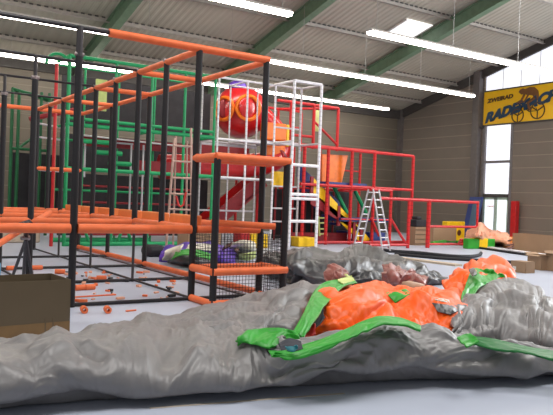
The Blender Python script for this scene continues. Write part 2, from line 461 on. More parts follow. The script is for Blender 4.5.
    net((X0, Yt, .5), (0, 1, 0), YS[0]-Yt, .5); net((X0, YS[0], .5), (1, 0, 0), X1-X0, .5)
climbing_frame()
tag(MB().hollow(pl(211, 222.5, 1, 8.72), pl(275, 226.5, 1, 8.42)+Vector((0, 0, 0)), .05, .026, 14).build('foam_tube', M['orange']),
    'loose orange foam tube lying on the rail above the netted tower', 'foam tube')
a_, b_ = at_depth(50, 212.2, 13.0), at_depth(-8, 248, 9.9)
tag(MB().hollow(a_, b_, .05, .026, 12).build('foam_tube', M['orange']), 'long orange foam tube sloping down at the left edge of the climbing frame', 'foam tube')

# ------------------------------------------------------------------ rear play structures
def polyrails(t, segs, r, m_, nm):
    for a, b in segs: MB().tube(a, b, r, 8).build(nm, M[m_], t)

def green_structure():
    YG = 19.15; t = thing('play_structure', (7.8, 20, 0), 'green padded multi level play structure with dark back panels behind the climbing frame', 'play structure')
    xs = (5.5, 6.87, 8.0, 9.1, 10.15)
    for x in xs:
        MB().tube((x, YG, 0), (x, YG, 5.35), .055 if x < 6 else .045, 8).build('post', M['green'], t)
    for x in (5.5, 6.33, 7.4, 8.6, 10.15): MB().tube((x, YG+1.2, 0), (x, YG+1.2, 5.3), .035, 8).build('post', M['green'], t)
    for z, r in ((5.38, .055), (3.45, .06), (3.62, .05), (2.2, .06), (.06, .07)):
        MB().tube((5.5, YG, z), (10.15, YG, z), r, 10).build('padded_rail', M['green'], t)
    MB().tube((5.5, YG+1.2, .1), (8.6, YG+1.2, .1), .07, 10).build('padded_rail', M['green'], t)
    for x in (5.5, 8.0, 10.15):
        for z in (5.38, 3.45, 2.2): MB().tube((x, YG, z), (x, YG+1.2, z), .045, 8).build('side_rail', M['green'], t)
    for z in (5.3, 3.1, 1.6): MB().tube((5.5, YG+1.2, z), (10.15, YG+1.2, z), .035, 8).build('rear_rail', M['green'], t)
    for x0, x1, z in ((5.9, 6.9, 3.05), (6.5, 7.3, 2.75), (6.9, 7.6, 2.45)):
        MB().tube((x0, YG+.5, z), (x1, YG+.5, z), .07, 8).build('padded_rung', M['green'], t)
    # curved arch at the left top
    pts = [(5.5-.32+.32*math.cos(q), YG, 5.06+.32*math.sin(q)) for q in [i*math.pi/12 for i in range(13)]]
    MB().path(pts, .045, 8).build('arch', M['green'], t)
    # zig-zag braces in the lowest bay
    for x in (5.9, 7.2):
        MB().path([(x, YG+.3, .1), (x+.2, YG+.3, .75), (x+.4, YG+.3, .1)], .06, 8).build('brace', M['green'], t)
    for z0, z1 in ((.15, 2.15), (2.25, 3.4), (3.7, 5.25)):
        MB().box2((6.0, YG+2.5, z0), (11.3, YG+2.54, z1)).build('dark_panel', M['charcoal'], t, smooth=False)
    MB().box2((8.0, YG+.98, 2.22), (9.9, YG+1.04, 2.62)).build('red_panel', M['dred'], t, smooth=False)
    for z in (1.75, 1.25, .5): MB().tube((6.2, YG+1.25, z), (10.1, YG+1.25, z), .035, 8).build('red_rail', M['dred'], t)
    MB().box2((6.0, YG+.98, .25), (9.0, YG+1.06, .6)).build('red_panel', M['dred'], t, smooth=False)
    MB().box2((6.0, YG+.98, 2.95), (9.9, YG+1.06, 3.25)).build('red_panel', M['dred'], t, smooth=False)
    # pale inner frames
    W = [((4.75, 3.55), (4.75, .9)), ((4.75, 3.5), (5.75, 3.4)), ((4.75, 3.1), (5.75, 3.05)), ((4.75, 2.15), (5.75, 2.12)), ((5.72, 3.5), (5.72, 2.1)),
         ((7.15, 3.1), (7.15, .6)), ((7.75, 3.1), (7.75, .6)), ((7.0, 3.1), (7.8, 3.1)), ((6.3, 3.1), (6.3, 2.0)), ((6.2, 3.25), (9.7, 3.15)), ((8.15, 3.1), (8.15, .6))]
    for a, b in W: MB().tube((a[0], YG+.9, a[1]), (b[0], YG+.9, b[1]), .03, 6).build('pale_tube', M['dwhite'], t)
    MB().box2((6.62, YG+1.0, 4.05), (6.95, YG+1.1, 5.0)).build('yellow_panel', M['lime'], t, smooth=False)
    MB().tube((5.15, YG, 0), (5.15, YG, 5.1), .05, 8).build('red_post', M['red'], t)
    MB().tube((4.6, YG+.6, 3.55), (5.9, YG+.6, 3.95), .07, 8).build('red_rail', M['dred'], t)
green_structure()

def far_green():
    Y = 24.0; t = thing('tube_tower', (5.4, Y, 0), 'slim dark green tube frame near the back wall, leftmost', 'play frame')
    A = pl(11, 88, 1, Y); xs = [pl(x, 88, 1, Y).x for x in (13, 19.5, 42, 50)]
    for x in xs: MB().tube((x, Y, 0), (x, Y, 4.95), .055, 8).build('post', M['dgreen'], t)
    MB().tube((xs[0], Y, 4.95), (xs[0]+1.9, Y+2.2, 4.95), .07, 8).build('top_rail', M['dgreen'], t)
    MB().tube((xs[0], Y, 4.95), (xs[3], Y, 4.75), .06, 8).build('top_rail', M['dgreen'], t)
    MB().tube((xs[3], Y, 4.75), (xs[3]+1.3, Y+1.8, 5.1), .06, 8).build('top_rail', M['dgreen'], t)
    MB().tube((xs[0], Y, 2.95), (xs[3], Y, 2.95), .05, 8).build('cross_rail', M['dgreen'], t)
    MB().tube((xs[1], Y, 2.95), (xs[2], Y+.6, 3.5), .05, 8).build('cross_rail', M['dgreen'], t)
    MB().box2((xs[1]+.1, Y+1.5, .1), (xs[3]+1.0, Y+1.55, 2.9)).build('dark_panel', M['charcoal'], t, smooth=False)
far_green()

def white_structure():
    YG = 19.15; t = thing('scaffold', (11.8, 19, 0), 'white perforated steel frame and tower in the middle of the hall', 'scaffold')
    xs = (10.28, 11.35, 12.45); top = 5.4
    def post(x, y, z1=top, r=.035, m_='white'):
        MB().tube((x, y, 0), (x, y, z1), r, 8).build('post', M[m_+'post'], t)
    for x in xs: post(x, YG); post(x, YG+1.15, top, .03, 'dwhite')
    def rl(a, b, r=.035, m_='white'): MB().tube(a, b, r, 8).build('rail', M[m_], t)
    for z in (top, 3.43, 2.2):
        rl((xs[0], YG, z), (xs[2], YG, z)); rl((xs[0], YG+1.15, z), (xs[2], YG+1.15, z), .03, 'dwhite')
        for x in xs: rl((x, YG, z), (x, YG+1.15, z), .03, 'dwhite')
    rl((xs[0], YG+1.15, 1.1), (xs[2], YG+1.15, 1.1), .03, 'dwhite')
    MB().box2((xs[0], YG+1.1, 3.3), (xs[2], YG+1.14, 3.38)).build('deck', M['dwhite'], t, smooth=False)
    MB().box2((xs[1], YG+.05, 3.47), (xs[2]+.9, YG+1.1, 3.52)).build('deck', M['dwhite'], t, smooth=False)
    # near tower
    YT, xa, xb = 18.0, 12.42, 13.52
    for x in (xa, xb): post(x, YT, 5.42, .05)
    post(xb, YG+.0, 5.42, .04, 'dwhite')
    for z in (5.42, 2.7, 1.74, 1.6, .86): rl((xa, YT, z), (xb, YT, z), .05)
    for z in (5.42, 3.45):
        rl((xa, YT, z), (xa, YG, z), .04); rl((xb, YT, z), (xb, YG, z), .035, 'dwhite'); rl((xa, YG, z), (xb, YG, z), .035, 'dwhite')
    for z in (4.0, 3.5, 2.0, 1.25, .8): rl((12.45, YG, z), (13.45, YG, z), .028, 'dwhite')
white_structure()

def slides():
    t = thing('tube_slide', (11, 21.4, 0), 'red plastic tube slide with orange ring portholes behind the white frame', 'slide')
    c = pl(241, 112, 1, 21.6)
    b = MB()
    b.path([c+Vector((0, 0, -.85)), c+Vector((0, 0, -.7)), c+Vector((0, 0, .4)), c+Vector((0, 0, .75)), c+Vector((0, 0, .95))], .85, 20)
    # rounded cabin
    b = MB(); b.sphere(c, .98, 22, 14, (1.05, .85, 1)); b.build('cabin', M['rplastic'], t)
    cap = MB(); cap.sphere(c+Vector((-.25, -.1, .9)), .35, 14, 8, (1, 1, .6)); cap.build('roof_cap', M['purple'], t)
    for dx, dirv, r in ((-.12, Vector((-.25, -.95, .05)), .42), (-.95, Vector((-.97, -.35, 0)), .40)):
        d = dirv.normalized(); o = c+Vector((dx, 0, .05))+d*.83 if dx > 0 else c+d*.93
        u = d.cross(Vector((0, 0, 1))); pts = [o+u*(r*math.cos(q))+Vector((0, 0, 1))*(r*math.sin(q)) for q in [2*math.pi*i/24 for i in range(24)]]
        MB().path(pts, .07, 8, closed=True).build('porthole_ring', M['oplastic'], t)
        MB().sphere(o, r*.92, 16, 8, (.5+.5*abs(u.x), .25, 1)).build('porthole_dome', M['rplastic'] if dx > -.5 else M['dred'], t)
    P = [pl(*p) for p in ((256, 112, 1, 21.4), (272, 128, 1, 21.2), (280, 145, 1, 20.9), (272, 161, 1, 20.7), (240, 166, 1, 20.7), (205, 166, 1, 20.8), (160, 167, 1, 21.0))]
    Q = []
    for i in range(len(P)-1):
        p0, p1, p2, p3 = P[max(i-1, 0)], P[i], P[i+1], P[min(i+2, len(P)-1)]
        for k in range(6):
            u = k/6; Q.append(.5*((2*p1)+(p2-p0)*u+(2*p0-5*p1+4*p2-p3)*u*u+(3*p1-p0-3*p2+p3)*u**3))
    Q.append(P[-1]); MB().path(Q, .42, 16).build('tube', M['rplastic'], t)
    for k in (8, 16, 24, 32):
        d = (Q[k+1]-Q[k]).normalized(); MB().tube(Q[k]-d*.04, Q[k]+d*.04, .455, 18).build('flange', M['dred'], t)
    MB().box2((10.5, 21.0, 3.0), (12.6, 21.1, 3.4)).build('guard_panel', M['dred'], t, smooth=False)
    for x in (10.6, 11.4, 12.4): MB().tube((x, 21.5, 0), (x, 21.5, 3.1), .05, 8).build('leg', M['red'], t)
    # open slide below
    s = thing('open_slide', (11, 20.9, 0), 'wide red open slide running down below the tube slide', 'slide')
    A, B_ = pl(266, 183, 1, 20.6), pl(212, 229, 1, 20.6)
    n = Vector((0, .8, 0)); d = (B_-A).normalized(); upv = Vector((-d.z, 0, d.x)); upv = upv if upv.z > 0 else -upv
    MB().prism([A-upv*.05, B_-upv*.05, B_+upv*.0, A+upv*.0], n).build('chute', M['rplastic'], s, smooth=False)
    for o in (Vector((0, 0, 0)), n): MB().prism([A+o-upv*.12, B_+o-upv*.12, B_+o+upv*.4, A+o+upv*.4], (0, .05, 0)).build('side_wall', M['dred'] if o.y == 0 else M['rplastic'], s, smooth=False)
    MB().tube((A.x-.1, A.y+.4, 0), (A.x-.1, A.y+.4, A.z-.1), .05, 8).build('leg', M['red'], s)
    MB().tube((A.x-1.0, A.y+.4, 0), (A.x-1.0, A.y+.4, A.z-1.1), .05, 8).build('leg', M['red'], s)
    # orange climbing blocks
    w = thing('climbing_block', (12.9, 20.4, 0), 'orange foam climbing block with a yellow edge on the white frame', 'play block')
    p = pl(272, 132, 1, 20.6); MB().box((p.x, 20.5, p.z), (1.0, .28, .62)).build('body', M['oplastic'], w, smooth=False, bevel=.05)
    MB().box((p.x+.55, 20.5, p.z-.1), (.12, .28, .8)).build('edge', M['yellow'], w, smooth=False, bevel=.02)
    MB().box((p.x, 20.5, p.z-.62), (.9, .28, .5)).build('step', M['oplastic'], w, smooth=False, bevel=.04)
slides()

def red_structure():
    YG = 19.15; t = thing('play_structure', (16.2, 20, 0), 'red steel multi level play structure with an orange panel and yellow stair sides', 'play structure')
    def rl(a, b, r=.055, nm='rail', m_='red'): MB().tube(a, b, r, 8).build(nm, M[m_], t)
    def post(x, y, z1, r=.06, m_='red'):
        MB().tube((x, y, 0), (x, y, z1), r, 8).build('post', M[m_+'post'], t)
    xs = (13.75, 14.8, 15.9, 17.0, 19.0)
    for x in xs: post(x, YG, 3.45)
    for x in (14.2, 15.4, 17.4): post(x, YG+1.3, 3.5, .05)
    rl((13.6, YG, 3.45), (19.0, YG, 3.45)); rl((13.6, YG, 2.12), (19.0, YG, 2.12)); rl((13.6, YG, .08), (19.0, YG, .08))
    rl((13.6, YG+1.3, 3.62), (18.2, YG+1.3, 3.62)); rl((18.2, YG+1.3, 3.6), (19.0, YG, 3.45)); rl((13.6, YG+1.3, 2.0), (17.4, YG+1.3, 2.0))
    for x in (17.0, 15.9): rl((x, YG, 3.45), (x+.4, YG+1.3, 3.6), .04)
    rl((15.9, YG+.9, 2.75), (17.0, YG+.9, 2.75), .03)
    # upper cage
    for x in (14.0, 15.05, 16.2): MB().tube((x, YG+1.3, 3.5), (x, YG+1.3, 5.15), .06, 8).build('upper_post', M['red'], t)
    for x in (14.3, 15.4): MB().tube((x, YG+2.6, 3.5), (x, YG+2.6, 5.0), .05, 8).build('upper_post', M['red'], t)
    rl((13.4, YG+1.3, 5.15), (16.2, YG+1.3, 5.15)); rl((14.3, YG+2.6, 5.05), (16.2, YG+1.3, 5.15), .05); rl((13.4, YG+2.6, 5.05), (15.4, YG+2.6, 5.05), .05)
    rl((13.4, YG+1.3, 3.95), (15.05, YG+1.3, 3.95), .05); rl((13.4, YG+2.6, 4.4), (15.4, YG+2.6, 4.4), .04)
    rl((15.05, YG+1.3, 4.55), (16.2, YG+1.3, 3.75), .045, 'brace')
    MB().box2((15.15, YG+1.45, 4.2), (15.42, YG+1.5, 5.0)).build('yellow_strip', M['lime'], t, smooth=False)
    # orange panel
    q = [pl(x, y, 1, YG+.3) for x, y in ((322, 183), (341.5, 184), (348, 155.5), (322.5, 154))]
    MB().prism(q, (0, .06, 0)).build('orange_panel', M['oplastic'], t, smooth=False)
    a = pl(322, 184, 1, YG+.1); b = pl(352, 187, 1, YG+.1)
    MB().box2((a.x, YG+.08, 2.13), (b.x+.7, YG+1.2, 2.26)).build('blue_mat', M['blue'], t, smooth=False)
    # stair with yellow and red sides
    A, B = pl(312, 176, 1, YG+.1), pl(371, 240, 1, YG+.1); d = B-A
    for k, (u0, u1) in enumerate(((0.02, .24), (.28, .42), (.46, .68), (.72, .8), (.84, .98))):
        p, r_ = A+d*u0, A+d*u1
        MB().prism([p-Vector((0, 0, .55)), r_-Vector((0, 0, .5)), r_, p], (0, .05, 0)).build('stair_side', M['yellow'], t, smooth=False)
    for u in (.0, .26, .44, .70, .82):
        p = A+d*u; MB().box2((p.x-.06, YG+.06, max(.02, p.z-.75)), (p.x+.06, YG+.14, p.z-.02)).build('stair_post', M['dred'], t, smooth=False)
    MB().prism([A-Vector((0, 0, 1.0)), B-Vector((0, 0, .1))-d*.12, B-Vector((0, 0, .0))-d*.1+Vector((0, 0, .05)), A-Vector((0, 0, .55))], (0, .05, 0)).build('stair_skirt', M['dred'], t, smooth=False)
    for k in range(7):
        p = A+d*((k+.5)/7.5); MB().box((p.x+.1, YG+.65, p.z-.35), (.32, 1.0, .08)).build('step', M['blue'], t, smooth=False)
    MB().prism([A+Vector((.2, 1.2, 0)), A+d*.72+Vector((.2, 1.2, 0)), A+d*.72+Vector((.2, 1.2, .75)), A+Vector((.2, 1.2, .5))], (0, .04, 0)).build('stair_side', M['blue'], t, smooth=False)
    for (x0, y0, x1, y1) in ((334, 187, 347, 213), (355, 191, 366, 213)):
        MB().tube(pl(x0, y0, 1, YG+.6), pl(x1, y1, 1, YG+.6), .075, 8).build('green_bar', M['green'], t)
    a, b = pl(340, 219, 1, YG), pl(390, 220, 1, YG)
    MB().box2((a.x, YG-.03, a.z-.08), (b.x, YG+1.0, a.z+.05)).build('blue_mat', M['blue'], t, smooth=False)
    rl((a.x, YG-.06, a.z+.0), (b.x, YG-.06, a.z+.0), .03)
    a, b = pl(371, 243, 1, YG), pl(387, 233, 1, YG)
    MB().box2((a.x, YG+.1, .02), (b.x, YG+.8, b.z)).build('blue_block', M['blue'], t, smooth=False)
    MB().tube(pl(371, 218, 1, YG-.1), pl(379, 236, 1, YG-.1), .05, 8).build('brace', M['red'], t)
    # crowd of thin dark red members below
    for k in range(9):
        x = 13.65+.34*k; MB().tube((x, YG+1.6, .05), (x, YG+1.6, 2.0), .04, 6).build('spindle', M['dred'], t)
    MB().box2((13.6, YG+1.8, .1), (17.3, YG+1.84, 1.95)).build('dark_panel', M['charcoal'], t, smooth=False)
    MB().box2((13.6, YG+.5, .05), (16.2, YG+.55, .4)).build('skirt_panel', M['dred'], t, smooth=False)
    # pale green arch rungs
    for px in (319.5, 326.5): MB().tube(pl(px, 236, 1, YG+.2), pl(px-1, 216, 1, YG+.2), .035, 6).build('rung_post', M['lime'], t)
    for py in (218, 223, 229, 234): MB().tube(pl(319.5, py, 1, YG+.2), pl(326.5, py, 1, YG+.2), .03, 6).build('rung', M['lime'], t)
    # the upper left bits seen through the tower
    MB().box2((13.0, YG+.9, 2.05), (13.6, YG+.95, 2.55)).build('yellow_panel', M['yellow'], t, smooth=False)
    rl((13.2, YG+.6, 3.2), (13.7, YG+.6, 2.2), .04, 'brace')
red_structure()

def red_fence():
    Y = 17.3; t = thing('fence', (16.5, Y, 0), 'red steel barrier rail in front of the glazed door', 'fence')
    def px(x): return pl(x, 225, 1, Y).x
    xs = [px(390), px(408.5), px(428.3), px(477)]; zt = 1.72
    zs = (2.0, 1.74, 1.72, 1.72)
    for x, z, r in zip(xs, zs, (.05, .06, .075, .045)): 
        MB().tube((x, Y, 0), (x, Y, z), r, 8).build('post', M['redpost'], t)
    def rl(a, b, r=.045): MB().tube(a, b, r, 8).build('rail', M['red'], t)
    rl((px(379), Y, zt), (xs[3]+.03, Y, zt), .055); rl((xs[2], Y, .78), (xs[3], Y, .78)); 
    rl((px(368), Y, 2.0), (xs[0]+.04, Y, 2.0)); rl((px(368), Y, 2.0), (px(368), Y+1.6, 2.0), .04)
    rl((px(370), Y, .12), (xs[1], Y, .12), .05); rl((xs[2], Y, .14), (xs[3]-.3, Y, .12), .04)
    MB().tube((xs[0], Y, 1.05), (xs[1]-.05, Y, .1), .045, 8).build('brace', M['red'], t)
red_fence()

# ------------------------------------------------------------------ ladders
def ladder_white():
    w = Vector((.39, .08, 0)); c1 = g(356.5, 250); c2 = c1+Vector((.26, -1.15, 0)); z = 1.98
    t = thing('stepladder', ((c1+c2)/2), 'aluminium A-frame stepladder standing in front of the red play structure', 'ladder')
    top = (c1+c2)/2+Vector((0, 0, z)); 
    for c, sgn in ((c1, -1), (c2, 1)):
        d = (c2-c1).normalized()*.09*sgn
        for q in (-1, 1):
            MB().tube(c+w*(q*.5), top+d+w*(q*.38), .028, 6).build('rail', M['alu'], t)
            MB().box(c+w*(q*.5)+Vector((0, 0, .03)), (.09, .09, .06)).build('foot', M['dark'], t, smooth=False)
        for k in range(1, 9):
            u = k/8.4; wk = w*(.5-.12*u); p = c+(top+d-c)*u
            MB().tube(p-wk, p+wk, .02, 6).build('rung', M['alu'], t)
    MB().tube(top-w*.42, top+w*.42, .04, 8).build('hinge', M['red'], t)
ladder_white()
def ladder_old():
    Y = 17.6
    bl, br = pl(167, 236, 1, Y), pl(193, 236, 1, Y); zt = pl(182, 138, 1, Y).z
    t = thing('tall_ladder', ((bl.x+br.x)/2, Y, 0), 'tall dull metal combination ladder seen through the climbing frame posts', 'ladder')
    cx = (bl.x+br.x)/2
    def at(px, py, dy=0): return pl(px, py, 1, Y+dy)
    for (xb, xt, yt, r) in ((166.5, 174.5, 138, .035), (192, 191, 128, .035)):
        b = at(xb, 233); b.z = 0; MB().tube(b, at(xt, yt), r, 6).build('rail', M['copper'], t)
    for (xb, xt, yt) in ((173.5, 176, 136), (186.5, 187, 141)):
        b = at(xb, 233, .5); b.z = 0; MB().tube(b, at(xt, yt, .1), .03, 6).build('rail', M['copper'], t)
    for i, y in enumerate((146, 161.5, 178, 194, 209.5, 225)):
        u = (y-138)/95
        MB().tube(at(174.5-8*u, y-.5, -.02), at(191+1*u, y+.5, -.02), .032, 6).build('rung', M['copper'], t)
    b = MB().path([at(176, 196, -.06), at(178.5, 205, -.06), at(181, 207, -.06), at(183.5, 204, -.06), at(186, 192, -.06)], .03, 6).build('strap', M['rskin'], t)
ladder_old()

def trestle():
    P = [g(9, 288), g(24, 290), g(31, 290)]
    top = g(23, 290); t = thing('trestle', top, 'dark metal trestle with splayed legs behind the cardboard carton', 'trestle')
    dep = 7.9
    apex = at_depth(26, 238, 8.6)
    for (x, y) in ((5, 297), (22, 300), (36, 299)):
        p = g(x, y); MB().tube(p, apex+Vector((0, 0, -.02)), .022, 8).build('leg', M['pole'], t)
    MB().tube(apex+Vector((-.06, 0, 0)), apex+Vector((.05, .02, 0)), .03, 8).build('joint', M['clamp'], t)
    MB().tube(apex+Vector((-.25, .1, .1)), apex+Vector((.1, .25, .2)), .03, 8).tube(apex, apex+Vector((.02, .1, .2)), .03, 8).build('head', M['pole'], t)
trestle()

# ------------------------------------------------------------------ draped sheets
def cr(P, n):
    P = np.asarray(P, float); k = len(P); out = []
    for i in range(k-1):
        p0, p1, p2, p3 = P[max(i-1, 0)], P[i], P[i+1], P[min(i+2, k-1)]
        for j in range(n):
            u = j/n
            out.append(.5*(2*p1+(p2-p0)*u+(2*p0-5*p1+4*p2-p3)*u*u+(3*p1-p0-3*p2+p3)*u**3))
    out.append(P[-1]); return np.array(out)

RNG = np.random.RandomState(11)
TAB = RNG.uniform(-1, 1, (64, 64))
def facet(u, v, cell, seed):
    """random heights on a triangle lattice, joined by flat facets: the creases of stiff sheet"""
    a = (u+v*.577)/cell+seed*7.31; b = v*1.1547/cell+seed*3.17
    i = np.floor(a).astype(int); j = np.floor(b).astype(int); fa, fb = a-i, b-j
    T = lambda p, q: TAB[p % 64, (q+seed*5) % 64]
    lo = T(i, j)*(1-fa-fb)+T(i+1, j)*fa+T(i, j+1)*fb
    hi = T(i+1, j+1)*(fa+fb-1)+T(i, j+1)*(1-fa)+T(i+1, j)*(1-fb)
    return np.where(fa+fb < 1, lo, hi)

def _relax(X, G0, eu, ev, iters, bend, anchor, grav, span):
    """settle a sheet that is larger than the shape it lies on: position based springs on the grid"""
    L = lambda a, b: np.linalg.norm(a-b, axis=2)
    cons = []
    def add(di, dj, rest_scale, k, one=False):
        V, U = X.shape[:2]
        A = (slice(0, V-di), slice(max(0, -dj), U-max(0, dj))); B = (slice(di, V), slice(max(0, dj), U+min(0, dj)))
        rest = L(G0[A], G0[B])*rest_scale
        par = (np.arange(V-di)//max(1, di) % 2)[:, None]+0*np.arange(rest.shape[1])[None, :] if di else (np.arange(rest.shape[1])//dj % 2)[None, :]+0*np.arange(V)[:, None]
        cons.append((A, B, rest, k, one, par))
    add(0, 1, eu, .9); add(1, 0, ev, .9)
    add(1, 1, (eu+ev)/2, .35); add(1, -1, (eu+ev)/2, .35)
    add(0, span, eu*.95, bend, True); add(span, 0, ev*.95, bend, True)
    pin = np.ones(X.shape[:2]); pin[0] = pin[-1] = 0; pin[:, 0] = pin[:, -1] = 0; P = pin[..., None]
    for it in range(iters):
        for A, B, rest, k, one, par in cons:
            for p in (0, 1):
                d = X[B]-X[A]; l = np.sqrt((d*d).sum(2))+1e-9
                c = (l-rest)/l*.5*k*(par == p)
                if one: c = np.minimum(c, 0)
                m_ = d*c[..., None]
                X[A] += m_*P[A]; X[B] -= m_*P[B]
        X += (G0-X)*anchor*P
        X[..., 2] -= grav*pin
        X[..., 2] = np.maximum(X[..., 2], .01)
    return X

def settle(G, X, eu, ev, stages, bend=.25, grav=.0006):
    V, U = G.shape[:2]
    su = np.linalg.norm(np.diff(G, axis=1), axis=2).mean(); sv = np.linalg.norm(np.diff(G, axis=0), axis=2).mean()
    for n, (cell, part, iters, anchor) in enumerate(stages):
        iv = np.unique(np.round(np.linspace(0, V-1, max(6, int(V*sv/cell)))).astype(int)); iu = np.unique(np.round(np.linspace(0, U-1, max(6, int(U*su/cell)))).astype(int))
        g0 = (G if n == 0 else X)[np.ix_(iv, iu)]; x0 = X[np.ix_(iv, iu)]
        D = _relax(x0.copy(), g0, 1+(eu-1)*part, 1+(ev-1)*part, iters, bend, anchor, grav, 2)-x0
        # smooth (cubic) spread of the settled displacement over the full grid
        def up(D, idx, n):
            k = len(idx); pos = np.interp(np.arange(n), idx, np.arange(k)); i1 = np.clip(np.floor(pos).astype(int), 0, k-2); f = (pos-i1).reshape(-1, 1, 1)
            p = lambda o: D[np.clip(i1+o, 0, k-1)]
            lin_ = p(0)*(1-f)+p(1)*f
            cub = .5*(2*p(0)+(p(1)-p(-1))*f+(2*p(-1)-5*p(0)+4*p(1)-p(2))*f*f+(3*p(0)-p(-1)-3*p(1)+p(2))*f**3)
            return .45*lin_+.55*cub
        D = up(D, iv, V); D = up(D.transpose(1, 0, 2), iu, U).transpose(1, 0, 2)
        X = X+D
        X[..., 2] = np.maximum(X[..., 2], .01)
    return X

STG = ((.2, 1, 70, .008), (.1, .5, 45, .015), (.045, .3, 25, .03))

def drape(name, stations, material, parent=None, amp=.05, sc=2.2, nu=26, nv=12, seed=1, st=(1, 1), thick=.012, floor=True, edge=.3, folds=(), slack=None, ramp=.15):
    """stations: lists of world points (same count each); lofted, then creased along the normals.
    folds: (polyline of world points, width, height) ridges (+) or valleys (-)"""
    S = np.array([[tuple(p) for p in q] for q in stations], float)
    A = np.array([cr(q, nv) for q in S])
    G = np.array([cr(A[:, j], nu) for j in range(A.shape[1])])
    V, U = G.shape[:2]
    du = np.gradient(G, axis=1); dv = np.gradient(G, axis=0)
    N = np.cross(du, dv); N /= (np.linalg.norm(N, axis=2, keepdims=True)+1e-9)
    if N[:, :, 2].mean() < 0: N = -N
    lu = np.linalg.norm(np.diff(G, axis=1), axis=2).mean(0); lv = np.linalg.norm(np.diff(G, axis=0), axis=2).mean(1)
    u = np.concatenate([[0], np.cumsum(lu)])[None, :]+np.zeros((V, 1)); v = np.concatenate([[0], np.cumsum(lv)])[:, None]+np.zeros((1, U))
    q = sc/2.0
    wu = .16/q*np.sin(u*q*2.3+seed)+.11/q*np.sin(v*q*5.1+u*q*1.7+seed*2)+.05/q*np.sin(u*q*7+v*q*9+seed)
    wv = .14/q*np.sin(v*q*2.9+seed*3)+.11/q*np.sin(u*q*4.3-v*q*2.1+seed)+.05/q*np.sin(u*q*8-v*q*6+seed*2)
    U_, V_ = (u+wu)*st[0], (v+wv)*st[1]
    rg = lambda a, b, c, k: .5-1.6*np.abs(facet(a, b, c, k))
    h = .55*facet(U_*.7, V_, .66/q, seed)+.34*rg(U_*.55+.45*V_, V_*.9-.3*U_, .42/q, seed+1)+.2*rg(V_*.6-.4*U_, U_*.7+.3*V_, .24/q, seed+2)+.10*rg(U_-V_*.5, V_+.4*U_, .13/q, seed+3)+.035*facet(U_, V_, .06/q, seed+4)
    w = np.minimum(1, np.minimum(np.arange(V), V-1-np.arange(V))/(V*ramp)+edge)[:, None]
    h = h*w*amp
    for line, fw, fh in folds:
        line = [np.array(p) for p in line]; dmin = np.full((V, U), 9.0)
        for p0, p1 in zip(line[:-1], line[1:]):
            d = p1-p0; t = np.clip(((G-p0)@d)/(d@d), 0, 1)
            dmin = np.minimum(dmin, np.linalg.norm(G-p0-t[..., None]*d, axis=2))
        h = h+fh*np.exp(-(dmin/fw)**1.4)*np.minimum(1, w*1.3)
    if slack:
        X = G+N*(h*slack[2] if len(slack) > 2 else h)[..., None]
        R_ = settle(G, X, slack[0], slack[1], slack[3])-X
        dn = (R_*N).sum(2); R_ = (R_-2*dn[..., None]*N)*np.minimum(1, w+.25)[..., None]          # sharp creases outwards, soft hollows between
        G = X+R_+N*(dn.mean()*.95*w+w*.013*(rg(U_*.7+V_*.7, .7*V_-.7*U_, .27, seed+6)+.6*rg(U_*.45-V_*.9, V_*.45+U_*.9, .15, seed+8)))[..., None]
    else:
        G = G+N*h[..., None]
    if floor: G[:, :, 2] = np.maximum(G[:, :, 2], .008)
    vs = [tuple(p) for p in G.reshape(-1, 3)]
    fs = [(i*U+j, i*U+j+1, (i+1)*U+j+1, (i+1)*U+j) for i in range(V-1) for j in range(U-1)]
    b = MB(); b.v = vs; b.f = fs
    mid = len(fs)//2; a0, a1, a2 = (np.array(vs[k]) for k in fs[mid][:3])
    if np.cross(a1-a0, a2-a0)[2] < 0: b.f = [f[::-1] for f in fs]
    o = b.build(name, material, parent)
    me = o.data; me.polygons.foreach_set('use_smooth', [True]*len(me.polygons))
    if 'sharp_edge' in me.attributes: me.attributes.remove(me.attributes['sharp_edge'])
    if thick:
        so = o.modifiers.new('thickness', 'SOLIDIFY'); so.thickness = thick; so.offset = -1
    return o

def sts(rows):  # rows of (x, y, z) pixel + height triples
    return [[g(*p) for p in r] for r in rows]
def back(rows, dx=.0, dz=.02, dist=.3):
    """close every profile by dropping to the floor behind"""
    out = []
    for r in rows:
        w = [g(*p) for p in r]; q = w[-1].copy(); dirv = Vector((q.x, q.y, 0)).normalized()
        q2 = q+dirv*(dist*.6); q2.z = q.z*.5; q3 = q+dirv*dist; q3.z = dz
        out.append(w+[q2, q3])
    return out

